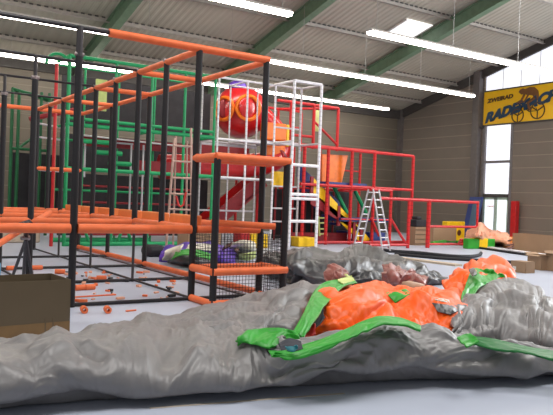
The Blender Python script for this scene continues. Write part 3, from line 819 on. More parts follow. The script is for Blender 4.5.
def inflatable():
    c = g(300, 345, .2); t = thing('deflated_inflatable', (c.x, c.y, 0), 'crumpled deflated grey inflatable with orange and green panels sprawling across the foreground', 'inflatable')
    A = [
        [(-60, 405, 0), (-60, 411, 0.02), (-60, 397, 0.17), (-60, 370.5, 0.3), (-60, 352.5, 0.31), (-60, 346.5, 0.24)],
        [(0, 405, 0), (0, 409, 0.02), (0, 395, 0.16), (0, 370.5, 0.29), (0, 352.5, 0.31), (0, 344.5, 0.25)],
        [(35, 401, 0), (35, 405, 0.02), (35, 392, 0.16), (35, 366.5, 0.31), (36, 347.5, 0.34), (38, 338.5, 0.27)],
        [(70, 399, 0), (70, 402, 0.02), (70, 387, 0.17), (70, 360.5, 0.33), (71, 342.5, 0.36), (72, 333.5, 0.28)],
        [(105, 396, 0), (105, 399, 0.02), (105, 387, 0.16), (106, 359.5, 0.32), (107, 339.5, 0.34), (108, 325.5, 0.27)],
        [(138, 394, 0), (138, 397, 0.02), (138, 385, 0.16), (139, 354, 0.32), (141, 332, 0.33), (143, 314, 0.27)],
        [(172, 392, 0), (172, 395, 0.02), (172, 382, 0.17), (173, 352, 0.32), (175, 330, 0.33), (178, 312, 0.27)],
        [(205, 390, 0), (205, 393, 0.02), (205, 380, 0.17), (206, 352, 0.31), (208, 331, 0.32), (212, 312, 0.24)],
        [(240, 388, 0), (240, 391, 0.02), (240, 379, 0.17), (241, 354, 0.3), (243, 340, 0.31), (246, 330, 0.28)],
        [(270, 385.25, 0), (270, 388, 0.02), (270, 377.25, 0.16), (272, 361.5, 0.26), (274, 353, 0.3), (276, 349, 0.3)],
        [(300, 383.75, 0), (300, 386.5, 0.02), (300, 377.25, 0.16), (301, 359.5, 0.28), (302, 350, 0.33), (303, 346, 0.32)],
        [(340, 381.75, 0), (340, 384.5, 0.02), (340, 374.25, 0.17), (341, 353.5, 0.33), (342, 341, 0.4), (343, 337, 0.39)],
        [(380, 379.75, 0), (380, 383, 0.02), (380, 371.25, 0.17), (381, 346.5, 0.35), (382, 331, 0.45), (383, 326, 0.44)],
        [(420, 377.75, 0), (420, 381, 0.02), (420, 370.25, 0.17), (420, 349.5, 0.33), (420, 336, 0.4), (420, 330, 0.39)],
        [(465, 375.75, 0), (465, 379, 0.02), (465, 371.25, 0.14), (465, 356.5, 0.25), (465, 349, 0.29), (465, 345, 0.28)],
        [(510, 373.75, 0), (510, 377.5, 0.02), (510, 372.25, 0.12), (510, 359.5, 0.2), (510, 353, 0.23), (510, 350, 0.23)],
        [(553, 371.75, 0), (553, 376, 0.02), (553, 371.25, 0.11), (553, 361.5, 0.17), (553, 356, 0.2), (553, 354, 0.2)],
        [(620, 369.75, 0), (620, 374, 0.02), (620, 371.25, 0.1), (620, 362.5, 0.16), (620, 358, 0.18), (620, 356, 0.18)]]
    drape('front_roll', back(A), M['grey'], t, amp=.10, sc=2.0, nu=34, nv=18, seed=1, ramp=.3, edge=.02, slack=(1.045, 1.05, .75, STG), folds=[
        ([g(78, 348, .34), g(98, 358, .30), g(112, 374, .2), g(124, 388, .1)], .06, -.17),
        ([g(62, 346, .35), g(54, 362, .3), g(44, 384, .16)], .08, .07),
        ([g(88, 344, .36), g(112, 356, .32), g(124, 374, .2)], .07, .06),
        ([g(10, 360, .3), g(22, 372, .22), g(40, 392, .1)], .06, -.05),
        ([g(150, 336, .34), g(166, 352, .32), g(182, 378, .15)], .08, -.06),
        ([g(196, 350, .32), g(222, 362, .26), g(232, 378, .14)], .07, .05),
        ([g(330, 352, .34), g(380, 348, .36), g(425, 345, .36)], .06, -.06),
        ([g(290, 366, .22), g(350, 362, .28), g(420, 356, .3)], .07, .05),
        ([g(430, 352, .28), g(480, 360, .2), g(540, 370, .1)], .06, .05),
        ([g(390, 372, .13), g(430, 366, .18), g(470, 366, .15)], .06, -.05)])
    # grey flap rising to the back between roll and green edge
    Bf = [
        [(170, 338, .25), (172, 328, .30), (176, 318, .27), (180, 311, .16)],
        [(205, 342, .26), (208, 330, .31), (213, 318, .29), (219, 308, .18)],
        [(235, 341, .28), (239, 326, .33), (246, 310, .33), (252, 298, .24)],
        [(258, 336, .30), (262, 322, .36), (268, 304, .40), (275, 289, .34)],
        [(268, 332, .32), (275, 318, .39), (287, 299, .45), (300, 283, .42)],
        [(276, 332, .33), (284, 316, .41), (297, 296, .47), (314, 282, .47)],
        [(293, 333, .32), (301, 318, .39), (312, 296, .46), (328, 281, .48)]]
    drape('side_flap', back(Bf), M['grey'], t, amp=.09, sc=1.9, nu=30, nv=24, seed=4, slack=(1.04, 1.04, .6, STG))
    # right grey flap
    C = [
        [(444, 343, .22), (448, 337, .27), (452, 331, .31), (456, 325, .33), (460, 320, .33)],
        [(462, 341, .22), (463, 328, .32), (466, 315, .38), (469, 305, .41), (471, 299, .41)],
        [(484, 341, .21), (486, 324, .35), (488, 305, .46), (489, 292, .52), (490, 285, .50)],
        [(505, 345, .20), (507, 325, .36), (509, 305, .48), (511, 289, .56), (512, 280, .52)],
        [(530, 350, .19), (531, 331, .35), (532, 313, .45), (533, 298, .49), (533, 289, .44)],
        [(553, 355, .18), (553, 338, .33), (553, 323, .40), (553, 311, .43), (553, 304, .37)],
        [(600, 362, .15), (600, 350, .25), (600, 340, .31), (600, 330, .33), (600, 325, .29)],
        [(640, 366, .10), (640, 358, .15), (640, 352, .18), (640, 347, .19), (640, 344, .16)]]
    drape('right_flap', back(C), M['grey'], t, amp=.13, sc=1.6, nu=34, nv=24, seed=9, slack=(1.05, 1.05, .6, STG), folds=[
        ([g(472, 304, .42), g(495, 300, .5), g(515, 292, .53), g(540, 306, .44)], .07, -.08),
        ([g(480, 290, .52), g(510, 284, .55), g(545, 303, .42)], .10, .06),
        ([g(513, 305, .48), g(530, 325, .38), g(545, 345, .25)], .08, .06)])
    # orange body
    D = [
        [(300, 341, .16), (303, 333, .25), (308, 323, .32), (313, 314, .35)],
        [(312, 340, .18), (315, 325, .32), (320, 307, .42), (325, 297, .44)],
        [(330, 336, .26), (331, 318, .41), (333, 300, .50), (336, 286, .49)],
        [(358, 325, .38), (358, 308, .49), (360, 293, .54), (362, 281, .52)],
        [(385, 321, .40), (386, 307, .45), (388, 297, .48), (391, 287, .47)],
        [(405, 328, .34), (406, 313, .42), (408, 302, .45), (410, 293, .43)],
        [(425, 336, .28), (426, 318, .40), (428, 304, .46), (431, 291, .45)],
        [(446, 343, .22), (447, 324, .36), (449, 306, .45), (451, 288, .46)],
        [(460, 338, .24), (461, 322, .34), (463, 308, .41), (465, 297, .40)],
        [(474, 322, .28), (475, 314, .33), (476, 308, .35), (477, 303, .34)]]
    ob = drape('orange_panel', back(D), M['oskin'], t, amp=.12, sc=2.1, nu=26, nv=24, seed=14, slack=(1.07, 1.06, .8, STG), folds=[
        ([g(352, 283, .53), g(380, 300, .47), g(404, 322, .38)], .08, -.09),
        ([g(330, 300, .5), g(352, 292, .53), g(375, 284, .52)], .07, .05),
        ([g(400, 296, .46), g(420, 306, .45), g(450, 300, .45)], .08, .07),
        ([g(398, 318, .40), g(420, 316, .42), g(455, 322, .36)], .07, -.06)])
    E_ = [
        [(441, 301, .30), (443, 294, .37), (446, 289, .40), (449, 285, .38)],
        [(452, 303, .32), (454, 291, .43), (457, 281, .48), (460, 274, .46)],
        [(465, 303, .34), (466, 289, .46), (468, 276, .54), (470, 267, .52)],
        [(481, 298, .38), (483, 284, .50), (486, 270, .58), (489, 260, .57)],
        [(497, 291, .42), (499, 280, .52), (501, 270, .57), (502, 264, .55)],
        [(510, 288, .42), (512, 283, .46), (513, 279, .46), (514, 277, .44)]]
    drape('orange_panel', back(E_), M['oskin'], t, amp=.07, sc=2.2, nu=16, nv=14, seed=21, slack=(1.07, 1.06, .7, STG))
    from mathutils.bvhtree import BVHTree
    def conform(name, quad, under, m_, lift=.045, nu=26, nv=14):
        """a patch lying on the sheets below it; quad = four picture corners"""
        q = [np.array(p, float) for p in quad]; trees = []
        for o in under:
            off = o.parent.location+o.location
            trees.append(BVHTree.FromPolygons([v.co+off for v in o.data.vertices], [tuple(p.vertices) for p in o.data.polygons]))
        rows = []
        for j in range(nv):
            r_ = []
            for i in range(nu):
                a, b = i/(nu-1), j/(nv-1); p = (q[0]*(1-a)+q[1]*a)*(1-b)+(q[3]*(1-a)+q[2]*a)*b
                d = ray(*p).normalized(); best = None
                for tr in trees:
                    h = tr.ray_cast(CAM, d)
                    if h[0] is not None and (best is None or h[3] < best[3]): best = h
                r_.append(best[0]-d*lift if best else (r_[-1] if r_ else g(p[0], p[1], .4)))
            rows.append(r_)
        b = MB(); b.v = [tuple(p) for r_ in rows for p in r_]; b.f = [(j*nu+i, j*nu+i+1, (j+1)*nu+i+1, (j+1)*nu+i) for j in range(nv-1) for i in range(nu-1)]
        o = b.build(name, M[m_], t); so = o.modifiers.new('thickness', 'SOLIDIFY'); so.thickness = .008; so.offset = 0
        return o
    # grey patch and white label on the orange
    def strip(name, rows, m_, amp=.012, lift=.03, sc=3, nu=8, nv=6, seed=2, thick=.02, dz=None):
        R_ = [[g(x, y, z+lift) for x, y, z in r] for r in rows]
        return drape(name, R_, M[m_], t, amp=amp*2.2, sc=sc, nu=nu*2, nv=nv*2, seed=seed, thick=thick*.7)
    conform('grey_patch', [(432, 303), (449, 305), (451, 315), (438, 312)], [ob], 'dgrey')
    conform('grey_patch', [(449, 306), (469, 302), (466, 308), (449, 315)], [ob], 'dgrey')
    conform('printed_label', [(433, 297), (449, 300), (450, 303), (435, 300)], [ob], 'paper')
    conform('green_panel', [(386, 293), (406, 289), (411, 294), (395, 303)], [ob], 'gskin')
    # green edges
    strip('green_edge', [[(293, 331, .34), (299, 333, .34), (304, 336, .32)], [(300, 319, .40), (305, 322, .40), (311, 325, .38)], [(307, 305, .45), (313, 308, .45), (320, 312, .43)],
                         [(314, 291, .49), (321, 296, .48), (329, 300, .47)], [(322, 283, .51), (330, 287, .51), (338, 291, .49)], [(334, 279.5, .53), (340, 282, .52), (346, 285, .51)], [(350, 278.5, .53), (354, 280, .53), (357, 282, .52)]], 'gskin', lift=.06, amp=.015, thick=.025)
    strip('green_edge', [[(236, 340, .31), (238, 341, .31), (240, 342, .30)], [(248, 334, .34), (250, 340, .32), (252, 345, .30)], [(262, 330, .36), (264, 339, .33), (265, 348, .30)], [(276, 330, .37), (278, 338, .34), (276, 346, .31)],
                         [(286, 331, .37), (288, 335, .35), (287, 339, .33)], [(297, 336, .35), (299, 339, .34), (300, 341, .33)]], 'gskin', lift=.06, amp=.03, thick=.02, seed=6)
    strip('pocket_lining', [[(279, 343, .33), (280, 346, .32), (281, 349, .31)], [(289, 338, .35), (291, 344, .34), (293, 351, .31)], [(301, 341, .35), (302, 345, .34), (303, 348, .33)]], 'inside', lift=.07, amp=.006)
    strip('teal_lining', [[(285, 347, .33), (286, 348.5, .32), (287, 350, .31)], [(291, 346, .34), (292, 348, .33), (293, 350, .32)], [(297, 347, .34), (298, 348, .33), (298, 349, .32)]], 'teal', lift=.085, amp=.004)
    strip('green_edge', [[(268, 350, .30), (272, 354, .29), (276, 357, .27)], [(284, 350, .32), (288, 353, .31), (291, 357, .29)], [(300, 345, .34), (304, 350, .33), (308, 354, .31)], [(322, 338, .39), (325, 343, .38), (328, 347, .36)],
                         [(345, 329, .44), (348, 334, .43), (350, 338, .41)], [(362, 321, .48), (365, 325, .47), (367, 330, .45)], [(380, 316, .50), (382, 320, .49), (383, 325, .47)], [(400, 317.5, .48), (401, 321, .47), (402, 325, .46)], [(420, 325.5, .43), (421, 327, .43), (421, 330, .42)]], 'gskin', lift=.06, amp=.015, thick=.03)
    strip('red_lining', [[(303, 329, .33), (303, 334, .29), (303, 339, .26)], [(309, 324, .37), (310, 330, .33), (310, 337, .28)], [(314, 324, .38), (315, 328, .35), (316, 333, .31)]], 'rskin', lift=.05)
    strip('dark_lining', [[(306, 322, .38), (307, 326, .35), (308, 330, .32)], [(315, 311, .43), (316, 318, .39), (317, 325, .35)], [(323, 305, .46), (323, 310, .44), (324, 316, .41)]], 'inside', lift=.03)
    strip('green_tab', [[(457, 337, .29), (462, 341, .28), (467, 346, .26)], [(464, 334, .31), (469, 338, .29), (473, 343, .27)], [(471, 333, .32), (475, 336, .31), (479, 340, .29)]], 'gskin', lift=.14)
    strip('dark_green_edge', [[(474, 336, .27), (474, 339, .26), (474, 342, .24)], [(492, 338, .27), (492, 343, .25), (492, 347, .23)], [(512, 342.5, .25), (512, 347.5, .23), (512, 351, .21)], [(533, 347, .23), (533, 352, .21), (533, 355, .19)], [(556, 351, .21), (556, 356, .19), (556, 359, .18)], [(600, 359, .18), (600, 363, .17), (600, 366, .15)]], 'dgskin', lift=.11, thick=.03)
    strip('green_panel', [[(461, 301, .38), (466, 303, .37), (470, 303, .36)], [(463, 292, .45), (469, 294, .44), (474, 296, .42)], [(467, 281, .52), (475, 284, .51), (481, 287, .48)], [(472, 269, .57), (485, 276, .55), (492, 281, .52)], [(481, 268, .58), (490, 272, .57), (500, 277, .54)], [(492, 273, .56), (498, 275, .55), (504, 278, .53)]], 'gskin', lift=.07, amp=.03)
    strip('black_loop', [[(469, 269, .57), (471, 273, .56), (473, 276, .55)], [(474, 267, .58), (476, 271, .57), (477, 274, .56)]], 'dgrey', lift=.14)
    strip('green_edge', [[(338, 279, .53), (340, 281, .52), (343, 283, .51)], [(346, 277, .53), (348, 279, .52), (350, 281, .51)], [(353, 277, .53), (354, 279, .52), (355, 281, .51)]], 'lime', lift=.08)
inflatable()

def rear_heap():
    c = g(340, 275); t = thing('tarpaulin_heap', (c.x, c.y, 0), 'dark grey crumpled tarpaulin heap on the floor behind the foreground inflatable', 'tarpaulin')
    R_ = [
        [(255, 272, 0), (255, 268, .1), (256, 263, .16), (257, 260, .14)],
        [(270, 277, 0), (270, 269, .15), (271, 260, .33), (272, 253, .36)],
        [(288, 284, 0), (288, 272, .25), (289, 258, .50), (290, 248, .55)],
        [(312, 288, 0), (312, 275, .25), (312, 258, .50), (312, 247, .58)],
        [(338, 289, 0), (338, 276, .25), (339, 262, .44), (340, 253, .46)],
        [(357, 289, 0), (357, 275, .25), (358, 260, .46), (358, 249, .50)],
        [(380, 289, 0), (380, 276, .22), (380, 264, .38), (381, 256, .40)],
        [(408, 288, 0), (408, 279, .15), (410, 270, .26), (412, 264, .27)],
        [(428, 286, 0), (428, 281, .08), (430, 276, .14), (432, 273, .14)],
        [(446, 284, 0), (446, 283, .02), (447, 282, .03), (448, 281, .02)]]
    drape('grey_sheet', back(R_, dist=.9), M['dgrey'], t, amp=.26, sc=1.5, nu=34, nv=20, seed=31, slack=(1.07, 1.07, .55, ((.2, 1, 60, .008), (.1, .6, 45, .015), (.05, .4, 25, .03))))
    def strip(name, rows, m_, amp=.06, sc=2.5, lift=.1):
        drape(name, [[g(x, y, z+lift) for x, y, z in r] for r in rows], M[m_], t, amp=amp*1.6, sc=sc, nu=18, nv=16, seed=8, thick=.02, slack=(1.12, 1.12, .8, STG))
    strip('maroon_fold', [[(324, 279, .20), (325, 272, .30), (328, 268, .34)], [(332, 282, .18), (333, 272, .32), (336, 265, .40)], [(340, 281, .18), (341, 273, .32), (343, 268, .36)], [(347, 279, .2), (347, 275, .26), (348, 272, .28)]], 'maroon')
    strip('pale_green_fold', [[(336, 281, .18), (338, 278, .22), (340, 275, .25)], [(350, 280, .2), (351, 277, .24), (352, 275, .26)]], 'lime', .03)
rear_heap()
def maroon():
    c = g(400, 286); t = thing('maroon_sheet', (c.x, c.y, 0), 'shiny maroon crumpled sheet with a beige inside between grey heap and orange panels', 'tarpaulin')
    R_ = [[(381, 287, 0.04), (382, 280, .17), (383, 272, .3), (384, 266, .36)], [(388, 288, .04), (390, 279, .22), (391, 269, .38), (392, 262, .43)], [(396, 288, .04), (398, 281, .2), (399, 273, .32), (400, 265, .38)],
          [(402, 285, .1), (404, 279, .2), (405, 273, .29), (406, 269, .32)], [(412, 283, .12), (413, 279, .18), (414, 275, .23), (415, 272, .25)], [(424, 287, .06), (425, 285, .09), (425, 282, .12), (426, 280, .13)]]
    drape('maroon_fold', back([[(x, y, z+.08) for x, y, z in r] for r in R_]), M['maroon'], t, amp=.14, sc=2.2, nu=22, nv=16, seed=41, slack=(1.14, 1.14, .8, STG))
    R2 = [[(398, 291, .05), (400, 287, .12), (402, 282, .2)], [(409, 292, .05), (410, 287, .13), (411, 282, .2)], [(424, 291, .05), (424, 288, .1), (424, 285, .14)]]
    drape('beige_inside', [[g(x, y, z+.14) for x, y, z in r] for r in R2], M['beige'], t, amp=.04, sc=2.5, nu=8, nv=8, seed=3)
maroon()

def simple_heap(name, label, cat, rows, m_, amp, sc, seed, group=None, parts=()):
    c = g(rows[len(rows)//2][0][0], rows[len(rows)//2][0][1]); t = thing(name, (c.x, c.y, 0), label, cat, group)
    drape('sheet', back(rows, dist=.5), M[m_], t, amp=amp, sc=sc, nu=16, nv=14, seed=seed, slack=(1.05, 1.05, .8, STG))
    for nm, r, pm in parts:
        drape(nm, sts(r), M[pm], t, amp=amp*.5, sc=sc*1.3, nu=8, nv=8, seed=seed+3, thick=.02)
simple_heap('vinyl_heap', 'purple and white patterned vinyl heap on the floor beyond the climbing frame', 'vinyl sheet',
    [[(159, 262, 0), (160, 257, .12), (162, 252, .22), (164, 249, .22)], [(176, 263, 0), (177, 255, .2), (178, 248, .33), (180, 245, .32)], [(200, 264, 0), (201, 255, .22), (202, 248, .36), (203, 244, .36)],
     [(222, 265, 0), (222, 257, .2), (223, 249, .34), (224, 246, .33)], [(236, 264, 0), (236, 259, .1), (236, 255, .15), (237, 253, .15)]], 'purple', .1, 2.2, 51,
    parts=[('white_fold', [[(162, 260, .1), (164, 254, .26), (166, 250, .34)], [(170, 259, .12), (173, 251, .33), (175, 247, .4)], [(180, 254, .3), (182, 249, .42), (184, 245, .46)]], 'cream'),
           ('white_fold', [[(186, 248, .42), (188, 246, .45), (190, 243.5, .5)], [(200, 249, .42), (202, 246, .46), (204, 243.5, .5)], [(214, 250, .4), (216, 247, .44), (218, 245, .47)]], 'cream')])
simple_heap('green_bundle', 'green and dark grey folded bundle lying in front of the purple vinyl', 'tarpaulin',
    [[(167, 263, 0), (168, 259, .1), (170, 255, .18), (172, 253, .18)], [(180, 266, 0), (181, 260, .15), (182, 254, .26), (184, 251, .26)], [(196, 267, 0), (196, 261, .15), (197, 255, .25), (198, 252, .26)], [(212, 266, 0), (213, 262, .1), (213, 258, .16), (214, 256, .16)]], 'dgrey', .06, 2.4, 55,
    parts=[('green_fold', [[(171, 259, .2), (173, 255, .28), (175, 252, .33)], [(182, 254.5, .33), (183, 252, .37), (185, 249, .41)], [(198, 256, .33), (199, 253, .37), (200, 250, .41)], [(213, 260, .22), (214, 257, .26), (214, 255, .3)]], 'gskin')])
simple_heap('rolled_sheet', 'white and lime folded vinyl with a dark hole behind the tower net', 'vinyl sheet',
    [[(226, 256, 0), (227, 252, .14), (229, 247, .3), (231, 244, .32)], [(238, 258, 0), (238, 251, .2), (239, 244, .42), (240, 240, .45)], [(250, 259, 0), (250, 252, .22), (250, 245, .42), (250, 241, .44)], [(255, 258, 0), (255, 254, .14), (255, 248, .3), (255, 245, .32)]], 'cream', .05, 2.6, 58,
    parts=[('lime_band', [[(239, 259, .06), (239, 256, .16), (239, 254, .22)], [(247, 260, .06), (247, 256, .18), (247, 253, .26)], [(255, 258, .1), (255, 254, .2), (255, 251, .28)]], 'lime'),
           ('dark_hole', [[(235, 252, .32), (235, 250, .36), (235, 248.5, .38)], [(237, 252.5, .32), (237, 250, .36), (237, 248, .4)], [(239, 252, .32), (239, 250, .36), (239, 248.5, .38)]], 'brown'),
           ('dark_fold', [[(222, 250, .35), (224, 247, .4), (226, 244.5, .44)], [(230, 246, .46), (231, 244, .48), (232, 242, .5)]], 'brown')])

# ------------------------------------------------------------------ blocks, boxes
def blk(name, x0, x1, yt, yb, dep, m_, label, cat, group=None, bevel=.03, holes=None):
    a, b = g(x0, yb), g(x1, yb); dirv = Vector((1, 0, 0))
    # front face parallel to the back wall
    A = a; B = pl(x1, yb, 1, A.y); top = pl((x0+x1)/2, yt, 1, A.y).z
    t = thing(name, ((A.x+B.x)/2, A.y+dep/2, 0), label, cat, group)
    MB().box2((A.x, A.y, 0), (B.x, A.y+dep, top)).build('body', M[m_], t, smooth=False, bevel=bevel)
    return t, A, B, top
t, A, B, z = blk('foam_block', 251, 268, 234, 248.5, .5, 'yellow', 'yellow foam block behind the netted tower of the climbing frame', 'play block')
MB().box2((A.x-.35, A.y+.05, 0), (A.x-.02, A.y+.5, z+.03)).build('red_end', M['rplastic'], t, smooth=False, bevel=.03)
t, A, B, z = blk('foam_block', 298.5, 316.5, 237.5, 247, .6, 'yellow', 'yellow foam block under the white steel tower', 'play block')
MB().tube((A.x-.3, A.y+.3, 0.0), (A.x-.3, A.y+.3, z), .16, 12).build('blue_roller', M['blue'], t)
t, A, B, z = blk('carton', 188, 221, 229, 253.5, .7, 'card', 'tan cardboard carton standing behind the purple vinyl heap', 'box', bevel=.004)
MB().box2((A.x-.02, A.y-.02, z-.05), (A.x+.02, A.y+.02, z)).build('corner', M['card_dark'], t, smooth=False)
t, A, B, z = blk('mat_roll', 147, 167, 245.5, 257.5, .5, 'dark', 'black rolled mat on the blue floor beside the purple heap', 'mat', bevel=.12)

def box_open(name, P0, P1, dep, z, m_, label, flap=True, seed=0, band=False, th=.008, fl=.6):
    """cardboard box with real walls; P0 -> P1 is its near bottom edge"""
    P0, P1 = Vector(P0), Vector(P1); u = (P1-P0).normalized(); n = Vector((-u.y, u.x, 0)); up = Vector((0, 0, 1)); w = (P1-P0).length
    t = thing(name, (P0+P1)/2+n*dep/2, label, 'box')
    def wall(o, d, l):
        b = MB(); side = Vector((-d.y, d.x, 0))*th
        b.prism([o, o+d*l, o+d*l+side, o+side], up*z); return b
    b = MB()
    for o, d, l in ((P0, u, w), (P1, n, dep), (P1+n*dep, -u, w), (P0+n*dep, -n, dep)):
        x = wall(o, d, l); b.add(x.v, x.f)
    b.prism([P0, P1, P1+n*dep, P0+n*dep], up*.006)
    body = b.build('body', M[m_], t, smooth=False)
    if band:
        bb = MB(); bb.prism([P0-n*.003, P1-n*.003, P1-n*.0005, P0-n*.0005], up*(z*.22)); bb.build('lower_band', M['card_band'], body, smooth=False)
        bb = MB()
        for k in (.80, .86):
            q = P0+u*(w*k); bb.prism([q-n*.004, q+u*.012-n*.004, q+u*.012-n*.001, q-n*.001], up*(z*.3))
        bb.build('printed_line', M['card_dark'], body, smooth=False)
    if flap:
        rnd = random.Random(seed)
        for (o, d, l, outn) in ((P0, u, w, -n), (P1, n, dep, u), (P1+n*dep, -u, w, n), (P0+n*dep, -n, dep, -u)):
            a = rnd.uniform(-.5, .9); h = (dep if l == w else w)*.48*fl
            v = (outn*math.cos(a)+up*math.sin(a)); nn = d.cross(v)*th
            b = MB(); o2 = o+up*(z+.002); b.prism([o2, o2+d*l, o2+d*l*.97+v*h, o2+d*l*.03+v*h], nn); b.build('flap', M[m_], t, smooth=False)
    return t
Y0 = 7.25
xr = pl(69.5, 331, 1, Y0).x; zt = pl(70, 279.5, 1, Y0).z
a_, b_ = pl(-70, 339, 1, Y0), pl(69.5, 331, 1, Y0); a_.z = b_.z = 0
box_open('large_carton', a_+Vector((0, -.1, 0)), b_, .62, zt, 'card_dark', 'large dark brown open cardboard carton at the left edge behind the grey roll', flap=False, band=True)
box_open('carton', g(510.5, 271.5), g(525.5, 273.5), .33, .27, 'card', 'smallest brown carton with a white label, left of the carton cluster at right', flap=False, th=.01)
o = [x for x in bpy.data.objects if x.name.startswith('carton')][-1]
p = g(510.5, 271.5); q = g(525.5, 273.5); u = (q-p).normalized(); n = Vector((-u.y, u.x, 0))
MB().prism([p+n*.0+Vector((0, 0, .262)), q+Vector((0, 0, .262)), q+n*.33+Vector((0, 0, .262)), p+n*.33+Vector((0, 0, .262))], (0, 0, .008)).build('lid', M['card'], o, smooth=False)
MB().prism([p+u*.06-n*.004+Vector((0, 0, .05)), p+u*.16-n*.004+Vector((0, 0, .05)), p+u*.16-n*.004+Vector((0, 0, .14)), p+u*.06-n*.004+Vector((0, 0, .14))], n*.003).build('label_sticker', M['paper'], o, smooth=False)
box_open('carton', g(527, 268.5), g(541, 270.5), .42, .37, 'card', 'open brown carton with raised flaps beside the smallest carton', seed=3)
box_open('carton', g(545, 270.3), g(568, 273.2), .5, .42, 'card', 'brown open carton at the right edge next to the flapped carton', seed=5, fl=.3)
P0, P1 = g(512, 250), g(572, 257)
box_open('long_carton', P0, P1, .5, pl(516, 233, 1, P0.y).z, 'card', 'long brown cardboard carton standing on edge before the right wall', flap=False)

# ------------------------------------------------------------------ things along the right wall
t, A, B, z = blk('crate', 415, 426.5, 227, 245.5, .4, 'card', 'wooden slatted crate carrying a dark lump behind the red barrier', 'crate', bevel=0)
b = MB()
for k in range(4): b.box2((A.x-.01, A.y-.02, z*(k+.3)/4), (B.x+.01, A.y, z*(k+.45)/4))
b.build('slat', M['card_dark'], t, smooth=False)
tag(MB().box2((A.x+.02, A.y, z), (B.x, A.y+.4, z+.28)).box2((A.x+.1, A.y+.05, z+.28), (A.x+.35, A.y+.35, z+.4)).build('dark_lump', M['dark'], bevel=.04), 'black tool case resting on top of the slatted crate', 'case')
blk('carton', 433, 456, 228, 242.8, .35, 'card', 'low brown carton on the floor behind the red barrier', 'box', bevel=.004)
t, A, B, z = blk('foam_cube', 446.5, 464.5, 221.5, 241, .3, 'yellow', 'yellow foam cube with a round hole behind the red barrier', 'play block')
MB().tube((A.x+.68*(B.x-A.x), A.y-.006, z*.42), (A.x+.68*(B.x-A.x), A.y+.02, z*.42), .13, 16).build('round_hole', M['brown'], t)
A, B = pl(464, 240, 0, 25.6), pl(474, 200, 0, 26.1)
t = thing('leaning_mat', (25.6, A.y, 0), 'tall dark blue mat leaning on the wall left of the glazed door', 'mat')
y0, y1 = pl(466, 230, 0, 25.8).y, pl(477.5, 230, 0, 25.8).y
MB().prism([(25.45, y0, 0), (25.6, y0, 0), (26.15, y0, 2.05), (26.0, y0, 2.05)], (0, y1-y0, 0)).build('body', M['blue'], t, smooth=False)
MB().prism([(25.3, y1+.25, 0), (25.42, y1+.25, 0), (25.85, y1+.25, 1.9), (25.73, y1+.25, 1.9)], (0, -.35, 0)).build('front_face', mat('slate blue vinyl', (78, 104, 128), .5), t, smooth=False)
tp, bp = pl(514.5, 201, 0, 26.2), pl(511.5, 244, 0, 25.9)
tag(MB().box2((26.15, pl(510.6, 225, 0, 26.2).y, 0), (26.4, pl(516, 225, 0, 26.2).y, tp.z)).build('red_post', M['rplastic'], bevel=.02), 'red padded post standing against the wall right of the glazed door', 'post')
simple_heap('salmon_heap', 'salmon pink crumpled vinyl heap in front of the glazed door', 'vinyl sheet',
    [[(463, 243.2, 0), (464, 241, .15), (466, 237, .3), (467, 234, .36)], [(476, 245.2, 0), (476, 240, .3), (477, 232, .62), (478, 226, .75)], [(482, 245.2, 0), (482, 240, .32), (482, 231, .66), (482, 225, .8)], [(488, 245.2, 0), (488, 241, .25), (489, 235, .45), (490, 231, .5)],
     [(500, 246.2, 0), (500, 242, .25), (501, 237, .42), (502, 234, .46)], [(512, 247.2, 0), (511, 246, .15), (510, 242, .28), (510, 239, .32)]], 'salmon', .07, 1.6, 61)
t, A, B, z = blk('foam_beam', 468, 495, 238.8, 249, .25, 'gskin', 'green and yellow striped foam beam before the salmon heap', 'play block')
MB().box2((A.x+.40*(B.x-A.x), A.y-.012, -.0), (A.x+.72*(B.x-A.x), A.y+.462, z+.012)).build('yellow_band', M['yellow'], t, smooth=False, bevel=.03)
t = thing('striped_cushion', g(508, 249), 'orange cushion with dark tiger stripes at the end of the salmon heap', 'cushion')
drape('cover', back([[(503, 247.6, 0), (504, 243, .2), (506, 239, .3)], [(508, 248.4, 0), (509, 243, .26), (510, 236.5, .42)], [(514, 248, 0), (514, 243, .24), (514, 237, .38)]], dist=.3), M['tiger'], t, amp=.03, sc=2, nu=8, nv=8, seed=5)
for k, y in enumerate((240, 244.5, 247.5)):
    drape('stripe', sts([[(504+k*-.3, y, .3-.06*k), (504, y+.8, .28-.06*k)], [(509, y-.4, .36-.06*k), (509, y+.9, .33-.06*k)], [(514, y-1.2, .36-.06*k), (514, y, .33-.06*k)]]), M['brown'], t, amp=.0, nu=6, nv=3, thick=.02)
# bits on the floor there
A, B = g(463, 243.5), g(440, 243); 
tag(MB().path([g(432, 243, .05), g(445, 241.5, .05), g(458, 242, .05), g(467, 243.5, .05)], .07, 8).build('green_strip', M['gskin']), 'green foam strip on the floor below the yellow cube', 'foam strip')
t = thing('red_toy', g(463, 245.5), 'small red plastic piece on the floor left of the striped beam', 'toy'); p = g(463, 245.5)
MB().box(p+Vector((0, 0, .09)), (.4, .2, .18)).build('body', M['rplastic'], t, smooth=False, bevel=.04); MB().sphere(p+Vector((-.1, 0, .2)), .09).build('knob', M['rplastic'], t)
A, B = g(487, 249), g(556, 258.8); d = (B-A).normalized(); n = Vector((-d.y, d.x, 0))
tag(MB().prism([A, B, B+n*.22, A+n*.22], (0, 0, .09)).build('white_beam', M['white'], smooth=False), 'long white beam lying on the floor in front of the cartons', 'beam')
tag(MB().path([A-n*.3+Vector((0, 0, .04)), (A+B)/2-n*.36+Vector((0, 0, .04)), B-n*.32+Vector((0, 0, .04))], .04, 8).build('black_pipe', M['dark']), 'black pipe lying along the near side of the white beam', 'pipe')
pts = [g(x, y, .05) for x, y in ((352, 247.6), (372, 249), (392, 251), (420, 253), (450, 256), (470, 256.5), (479, 255), (481, 253))]
